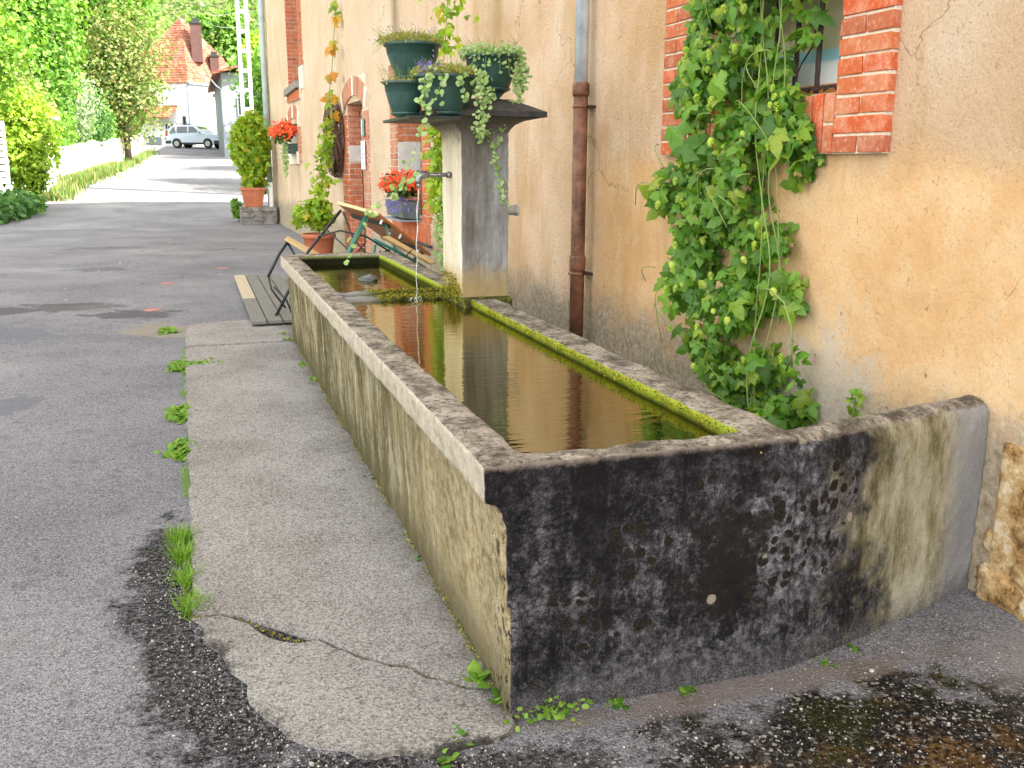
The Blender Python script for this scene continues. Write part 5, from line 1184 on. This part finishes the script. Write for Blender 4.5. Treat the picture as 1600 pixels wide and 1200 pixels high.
n_ = 16000; y_ = rng.uniform(29,66,n_); x_ = np.interp(y_, [31,35.6,47.6,65], [-5.3,-5.0,-4.1,-3.45]) - .02 - rng.random(n_)*1.5
z_ = np.array([gz(a_, b_) + .95 + (1.5+.9*noise.noise(Vector((b_*.35, 0, 0))))*math.sqrt(random.random()) for a_, b_ in zip(x_, y_)])
scatter('undergrowth', tmpl_quad(), np.stack([x_,y_,z_],1), frames(n_, np.tile((.5,-.5,.5),(n_,1)), .8), rng.uniform(.07,.16,n_), TM['mid'], None, 'stuff')
# shaded leafy plants at the near left roadside
gp = thing('roadside_plants', 'patch of dark leafy plants in the shade at the left road edge', 'ground plants', (-5.2,24.5,0), None)
bush(gp, (-5.3,24.6,.35), (1.0,2.6,.52), 3800, .17, TM['dark'], tmpl_leaf_oval(), 'leaves', 26)
bush(gp, (-4.75,25.7,.3), (.45,1.0,.4), 1400, .14, HOP, tmpl_leaf_oval(), 'leaves', 10)
# tall grass at the foot of the garden wall
n_ = 7000; y_ = rng.uniform(29,46,n_); x_ = np.interp(y_, [29,35,46], [-4.75,-4.72,-3.95]) + rng.normal(size=n_)*.22
z_ = np.array([gz(a_, b_) for a_, b_ in zip(x_, y_)]); DG = tree_mat('dry_grass', (.09,.2,.03), (.17,.25,.07), (.3,.28,.13), (.07,.15,.02))
a_ = rng.random(n_)*6.283; el = rng.uniform(.7,1.4,n_); t3 = np.stack([np.cos(a_)*np.cos(el), np.sin(a_)*np.cos(el), np.sin(el)],1); z3 = np.stack([-np.cos(a_)*np.sin(el), -np.sin(a_)*np.sin(el), np.cos(el)],1)
scatter('tall_grass', [[(x*3, y, z) for x, y, z in BL[0]], BL[1]], np.stack([x_,y_,z_],1), np.stack([np.cross(t3,z3), t3, z3],2), rng.uniform(.15,.5,n_), DG, None, 'stuff')
n_ = 3000; y_ = rng.uniform(46,66,n_); x_ = np.interp(y_, [46,66], [-3.8,-3.1]) + rng.normal(size=n_)*.22
z_ = np.array([gz(a_, b_) for a_, b_ in zip(x_, y_)]); a_ = rng.random(n_)*6.283; el = rng.uniform(.7,1.4,n_); t3 = np.stack([np.cos(a_)*np.cos(el), np.sin(a_)*np.cos(el), np.sin(el)],1); z3 = np.stack([-np.cos(a_)*np.sin(el), -np.sin(a_)*np.sin(el), np.cos(el)],1)
scatter('verge_grass', [[(x*3, y, z) for x, y, z in BL[0]], BL[1]], np.stack([x_,y_,z_],1), np.stack([np.cross(t3,z3), t3, z3],2), rng.uniform(.1,.3,n_), DG, None, 'stuff')
# old garden wall
LW = simple('old_limewash', (.62,.58,.52), .95, .3, 2.2, bmp=.6)
mb = MB(); ya = np.linspace(31, 65, 60); row = []
for k, y in enumerate(ya):
    x = np.interp(y, [31,35.6,47.6,65], [-5.3,-5.0,-4.1,-3.45]); h_ = np.interp(y, [31,38,65], [1.25,1.3,1.15]) + .12*noise.noise(Vector((y*.5,0,0))); z0 = gz(x, y)
    row.append([(x, y, z0-.2), (x+.03, y, z0+h_*.5), (x, y, z0+h_), (x-.15, y, z0+h_+.06), (x-.3, y, z0+h_), (x-.35, y, z0-.2)])
mb.add([p for r_ in row for p in r_], [(i*6+k, i*6+k+1, (i+1)*6+k+1, (i+1)*6+k) for i in range(59) for k in range(5)] + [tuple(range(6)), tuple(59*6+k for k in range(6))])
tag(obj('garden_wall', mb, LW, smooth=False), 'old whitewashed garden wall along the left side of the sunlit street', 'wall')
# small shed and slatted fence at the left edge
sh = thing('shed', 'small pale shed with a grey roof half hidden by the acid green shrub', 'shed', (-5.6,30,0))
obj('wall', MB().box(-6.6,-4.72,29.2,31.5,0,2.75), WHITE, sh)
q = MB(); q.prism([(-7.2,3.9),(-4.5,2.72),(-4.5,2.82),(-7.2,4.02)], 29.0, 31.7, 'y'); obj('roof', q, simple('grey_shed_roof', (.5,.48,.48), .8, .2, 3), sh)
fe = thing('slatted_fence', 'white slatted fence panel at the left edge of the street', 'fence', (-5.9,26,0))
for k in range(9): q = MB(); q.box(-6.6,-5.15,25.9,25.94,.9+.17*k,1.03+.17*k); obj('slat', q, WHITE, fe, bevel=.004)
for x in (-6.5,-5.85,-5.2): q = MB(); q.box(x-.04,x+.04,25.94,26.02,0,2.5); obj('post', q, WHITE, fe)

# ------------------------------------------------------------------ far end: white house, second house, car, pole, pylon
wh = thing('white_house', 'tall white house with a steep red tiled roof at the end of the street', 'house', (0,83,2.6))
C0, CL, CR, CB = (-.42,79.6), (-6.2,83.2), (3.6,83.8), (-2.4,88)
mb = MB()
for A, B in ((CL,C0),(C0,CR),(CR,CB),(CB,CL)): mb.add([(*A,1.5),(*B,1.5),(*B,7.6),(*A,7.6)], [(0,1,2,3)])
obj('wall', mb, WHITE, wh, recalc=False)
AP = (-.62,82.5,12.7); o1 = lambda p, e=.3: (p[0]+(p[0]+1)*.06*e*2, p[1]+(p[1]-83.8)*.08*e*2, 7.45)
AP2 = (2.5,84.2,9.9)
q = MB(); q.add([o1(CL), o1(C0), AP], [(0,1,2)]); q.add([o1(C0), o1(CR), AP2, AP], [(0,1,2,3)]); q.add([o1(CR), o1(CB), AP2], [(0,1,2)]); q.add([o1(CB), o1(CL), AP, AP2], [(0,1,2,3)])
roof = obj('roof', q, ROOF, wh, recalc=False)
def chimney(x, y, z0, z1, w_): 
    c_ = obj('chimney', MB().box(x-w_,x+w_,y-w_,y+w_,z0,z1), simple('chimney_brick', (.09,.045,.04), .9, .2, 3), roof); 
    obj('chimney', MB().box(x-w_*1.2,x+w_*1.2,y-w_*1.2,y+w_*1.2,z1,z1+.12).box(x-w_*.7,x+w_*.7,y-w_*.7,y+w_*.7,z1+.12,z1+.4), BLKM, roof)
chimney(.45,81.5,9.2,12.1,.42); chimney(1.75,82.4,8.0,9.75,.34)
def face_quad(A, B, u0, u1, z0, z1, pr=.04, b=None):
    A = Vector((*A,0)); B = Vector((*B,0)); d = (B-A).normalized(); n_ = Vector((d.y,-d.x,0)); b = b or MB()
    p0 = A+(B-A)*u0; p1 = A+(B-A)*u1; P = [p0+n_*pr, p1+n_*pr, p1-n_*.02, p0-n_*.02]
    return b.add([(p.x,p.y,z0) for p in P]+[(p.x,p.y,z1) for p in P], [(3,2,1,0),(4,5,6,7),(0,1,5,4),(1,2,6,5),(2,3,7,6),(3,0,4,7)])
DOORM = simple('pale_door', (.6,.66,.72), .5, .05, 3); SH = simple('blue_grey_trim', (.22,.26,.33), .7, .1, 3)
d_ = obj('door', face_quad(CL, C0, .66,.79, 2.7, 4.6), DOORM, wh)
for k in range(3):
    for j in range(3): obj('pane', face_quad(CL, C0, .675+.035*k,.695+.035*k, 3.0+.5*j, 3.35+.5*j, .07), GLASSD, d_)
obj('base_panel', face_quad(CL, C0, .40,.60, 2.5, 3.35, .05), SH, wh)
pr_ = MB(); A = Vector((*CL,0)); B = Vector((*C0,0)); dd_ = (B-A).normalized(); nn_ = Vector((dd_.y,-dd_.x,0))
p0, p1 = A+(B-A)*.42, A+(B-A)*.84
pr_.add([(p0.x,p0.y,5.8),(p1.x,p1.y,5.8),tuple(p1+nn_*1.2+Vector((0,0,4.85))),tuple(p0+nn_*1.2+Vector((0,0,4.85))),(p0.x,p0.y,5.7),(p1.x,p1.y,5.7),tuple(p1+nn_*1.2+Vector((0,0,4.75))),tuple(p0+nn_*1.2+Vector((0,0,4.75)))], [(0,1,2,3),(4,7,6,5),(0,4,5,1),(1,5,6,2),(2,6,7,3),(3,7,4,0)])
obj('porch_roof', pr_, ROOF, wh)
w_ = obj('window', face_quad(CL, C0, .46,.56, 5.9, 6.9), SH, wh); obj('pane', face_quad(CL, C0, .475,.545, 6.0,6.8,.06), GLASSD, w_)
w_ = obj('window', face_quad(CL, C0, .90,.95, 3.6, 5.0), SH, wh); obj('pane', face_quad(CL, C0, .91,.94, 3.7,4.9,.06), GLASSD, w_)
obj('window', face_quad(C0, CR, .46,.51, 6.55,6.85), GLASSD, wh); obj('vent', face_quad(C0, CR, .44,.46, 4.2,4.4), SH, wh)
q = MB(); q.tube([(C0[0]-.05,C0[1]-.1,2.5),(C0[0]-.05,C0[1]-.1,7.5)], .08, 8); obj('downpipe', q, SH, wh)
q = MB(); 
obj('gutter', face_quad(C0, CR, -.03,1.0, 7.38,7.5,.32), SH, wh)
h2 = thing('grey_house', 'grey rendered house wall with a red roof edge right of the white house', 'house', (3,60,1.7))
obj('wall', MB().box(1.45,9,60,77,1.2,6.7), WHITE2, h2)
q = MB(); q.add([(.95,59.4,6.55),(9.3,59.4,9.0),(9.3,77.3,9.0),(.95,77.3,6.55),(.95,59.4,6.7),(9.3,59.4,9.15),(9.3,77.3,9.15),(.95,77.3,6.7)], [(0,3,2,1),(4,5,6,7),(0,1,5,4),(1,2,6,5),(2,3,7,6),(3,0,4,7)]); obj('roof', q, ROOF, h2)
w_ = obj('window', MB().box(2.3,3.1,59.93,59.99,4.2,5.3), WHITE, h2); obj('pane', MB().box(2.36,2.68,59.9,59.93,4.26,5.24).box(2.72,3.04,59.9,59.93,4.26,5.24), GLASSD, w_)
q = MB(); q.tube([(.85,59.35,6.2),(1.1,59.6,5.9),(1.4,59.85,5.7),(1.42,59.9,1.7)], .05, 6); obj('downpipe', q, SH, h2)

# parked car
car = thing('parked_car', 'white off road car parked side on before the white house', 'car', (.02,75,2.43))
PAINT = NT('white_car_paint'); PAINT.fin((.5,.58,.68), .3, None, .5); PAINT.b.inputs['Coat Weight'].default_value = .6
TYRE = simple('tyre_rubber', (.02,.02,.022), .8, .2, 20); PLA = simple('black_trim', (.03,.032,.035), .6, .2, 20); RIM = simple('alloy_rim', (.5,.52,.55), .3, .1, 20, metal=.6)
cx, cy, cz = -2.13, 74.1, 2.43
def carp(pts, y0, y1, tum=0, b=None):
    b = b or MB(); n_ = len(pts)
    vs = [(cx+x, cy+y0+tum*max(0,z-1.0), cz+z) for x, z in pts] + [(cx+x, cy+y1-tum*max(0,z-1.0), cz+z) for x, z in pts]
    return b.add(vs, [tuple(range(n_)), tuple(range(2*n_-1,n_-1,-1))]+[(i,i+n_,(i+1)%n_+n_,(i+1)%n_) for i in range(n_)])
def arcp(x0, r_, z0=.34): return [(x0+r_*math.cos(a_), z0+r_*math.sin(a_)) for a_ in np.linspace(math.pi, 0, 9)]
body_pts = [(0,.42),(.45,.30)] + arcp(.85,.38) + [(1.3,.28),(2.85,.28)] + arcp(3.32,.38) + [(3.78,.3),(4.28,.36),(4.30,.62),(4.24,.86),(3.95,1.0),(3.05,1.1),(2.35,1.62),(2.0,1.68),(.75,1.68),(.32,1.5),(.06,1.05),(.0,.75)]
obj('body', carp(body_pts, 0, 1.8, .22), PAINT.m, car, bevel=.03)
for P_ in ([(.42,1.12),(.38,1.3),(.55,1.54),(.72,1.56),(.80,1.12)], [(.90,1.12),(.86,1.57),(1.72,1.57),(1.72,1.12)], [(1.82,1.12),(1.82,1.57),(2.2,1.56),(2.75,1.14)]):
    obj('window', carp(P_, -.012, 1.812, .22), GLASSD, car)
obj('windscreen', MB().add([(cx+3.0,cy+.12,cz+1.12),(cx+3.0,cy+1.68,cz+1.12),(cx+2.38,cy+1.55,cz+1.61),(cx+2.38,cy+.25,cz+1.61)], [(0,1,2,3)]), GLASSD, car)
for x in (.85,3.32):
    for y in (-.02,1.6):
        w_ = obj('wheel', MB().tube([(cx+x,cy+y,cz+.34),(cx+x,cy+y+.22,cz+.34)], .34, 22), TYRE, car, bevel=.02)
        if y < 1: obj('rim', MB().tube([(cx+x,cy+y-.02,cz+.34),(cx+x,cy+y+.03,cz+.34)], .2, 12), RIM, w_)
obj('sill_trim', carp([(1.25,.28),(1.25,.42),(2.92,.42),(2.92,.28)], -.02, 1.82), PLA, car); obj('front_bumper', MB().box(cx+3.8,cx+4.36,cy-.015,cy+1.815,cz+.28,cz+.58), PLA, car, bevel=.05)
obj('rear_bumper', MB().box(cx-.06,cx+.42,cy-.015,cy+1.815,cz+.34,cz+.56), PLA, car, bevel=.05)
obj('roof_rail', MB().tube([(cx+.75,cy+.2,cz+1.69),(cx+.9,cy+.2,cz+1.76),(cx+2.0,cy+.2,cz+1.76),(cx+2.15,cy+.2,cz+1.68)], .02, 6), PLA, car)
obj('roof_rail', MB().tube([(cx+.75,cy+1.6,cz+1.69),(cx+.9,cy+1.6,cz+1.76),(cx+2.0,cy+1.6,cz+1.76),(cx+2.15,cy+1.6,cz+1.68)], .02, 6), PLA, car)
obj('headlight', MB().box(cx+4.05,cx+4.27,cy-.01,cy+.3,cz+.72,cz+.86), RIM, car, bevel=.02); obj('tail_light', MB().box(cx+.02,cx+.16,cy-.008,cy+.2,cz+.9,cz+1.15), simple('red_lens', (.4,.02,.02), .3), car)
car.location = (.02,75,2.43)
obj('mirror', MB().box(cx+2.62,cx+2.78,cy-.17,cy-.01,cz+1.12,cz+1.26), PAINT.m, car, bevel=.02)

car.rotation_euler.z = R(-28); car.location = (.05, 75, 2.43)
# concrete pole with rectangular openings
pm = simple('pole_concrete', (.66,.64,.66), .85, .1, 4)
po = thing('utility_pole', 'pale concrete utility pole with ladder openings behind the corner bush', 'utility pole', (1.2,31,.4))
b = MB()
def pw(z): return .150-.0025*z
Zs = .4
b2 = MB()
for sx in (-1,1):
    b.add([(1.22+sx*pw(z)+dx, 31+dy, z) for z in (.3,9.5) for dx, dy in ((-.055,-.09),(.055,-.09),(.055,.09),(-.055,.09))], [(0,1,5,4),(1,2,6,5),(2,3,7,6),(3,0,4,7),(4,5,6,7),(0,3,2,1)])
obj('rail', b, pm, po, bevel=.006)
z = .7
while z < 9.4: q = MB(); q.box(1.22-pw(z)+.056,1.22+pw(z)-.056,30.93,31.07,z,z+.11); obj('rung', q, pm, po); z += .60
q = MB(); q.box(1.1,1.34,30.97,31.03,.4,9.4)
py = thing('lattice_pylon', 'thin pale lattice pylon on the hill above the white house roof', 'pylon', (2.0,110,14)) 
b = MB()
ZB, ZT = gz(2,110)-.5, 17.9
def pyw(z): return .28+.55*(1-(z-8)/10)*.3
for sx in (-1,1):
    for sy in (-1,1): b.tube([(2.0-.25+sx*pyw(ZB),110+sy*pyw(ZB),ZB),(2.0-.25+sx*pyw(ZT)*.55,110+sy*pyw(ZT)*.55,ZT)], .035, 4)
for k in range(16):
    z0, z1 = ZB+(ZT-ZB)*k/16, ZB+(ZT-ZB)*(k+1)/16; sx = 1 if k%2 else -1
    for sy in (-1,1): b.tube([(1.75+sx*pyw(z0)*.95,110+sy*pyw(z0)*.9,z0),(1.75-sx*pyw(z1)*.9,110+sy*pyw(z1)*.9,z1)], .022, 4)
b.box(.9,2.6,109.95,110.05,17.2,17.28)
obj('lattice', b, simple('pale_galvanised', (.6,.62,.64), .5, .05, 3), py)
b = MB()
def wire(b, a_, c_, sag, r_): b.tube([(a_[0]+(c_[0]-a_[0])*t_, a_[1]+(c_[1]-a_[1])*t_, a_[2]+(c_[2]-a_[2])*t_-sag*4*t_*(1-t_)) for t_ in np.linspace(0,1,20)], r_, 4)
for k, zz in enumerate((17.2,16.4)):
    b = MB(); wire(b, (1.7,110,zz), (1.25,31,6.2-.5*k), .35, .010); tag(obj('power_line', b, pm), ['upper', 'lower'][k]+' power line strung from the hill pylon to the concrete pole', 'cable')
b = MB(); wire(b, (1.7,110,17.25), (-16,100,18.0), .4, .014); tag(obj('power_line', b, pm), 'power line running left from the hill pylon into the trees', 'cable')

# wooded hillside: canopy of leaf clumps over the slope
n_ = 120000
hx = rng.uniform(-60,45,n_); hy = 89 + rng.random(n_)**1.3*95
hzv = np.array([gz(a_, b_) for a_, b_ in zip(hx, hy)]); bmp_ = np.array([noise.noise(Vector((a_*.16, b_*.16, 0)))*2.6 + noise.noise(Vector((a_*.5, b_*.5, 3)))*1.2 for a_, b_ in zip(hx, hy)])
p = np.stack([hx, hy, hzv+2.2+bmp_+rng.random(n_)*1.0],1); HW = tree_mat('wood_leaves', (.1,.2,.04), (.16,.28,.05), (.22,.34,.07), (.07,.15,.04), (.18,.26,.06))
scatter('hillside_wood', tmpl_quad(), p, frames(n_, np.tile((0,-.5,.6),(n_,1)), .9), rng.uniform(.2,.55,n_), HW, None, 'stuff')
n_ = 26000; hy = rng.uniform(28,95,n_); hx = -7.5 - rng.random(n_)*22
hzv = np.array([gz(a_, b_) for a_, b_ in zip(hx, hy)]); bmp_ = np.array([noise.noise(Vector((a_*.3, b_*.3, 0)))*2 for a_, b_ in zip(hx, hy)])
p = np.stack([hx, hy, hzv+1.5+bmp_+rng.random(n_)],1)
scatter('bank_wood', tmpl_quad(), p, frames(n_, np.tile((.5,-.4,.6),(n_,1)), .9), rng.uniform(.3,.7,n_), HW, None, 'stuff')
for k, (x, y, h_) in enumerate([(-1.5,96,3),(4,98,3.5),(7,94,4),(1.2,99,3)]):
    tree('far_tree', ['round tree on the hill left of the pylon', 'tree on the hill right of the pylon', 'tree on the hill at the far right of the street gap', 'tree on the hill just behind the pylon foot'][k], 'tree', (x,y,gz(x,y)+h_), (2.2,2.4), 3600, .4, [TM['walnut'],TM['mid'],TM['yellow'],TM['mid']][k], 12, group='trees on the far hill', tk=.2)
print('objects', len(bpy.data.objects))
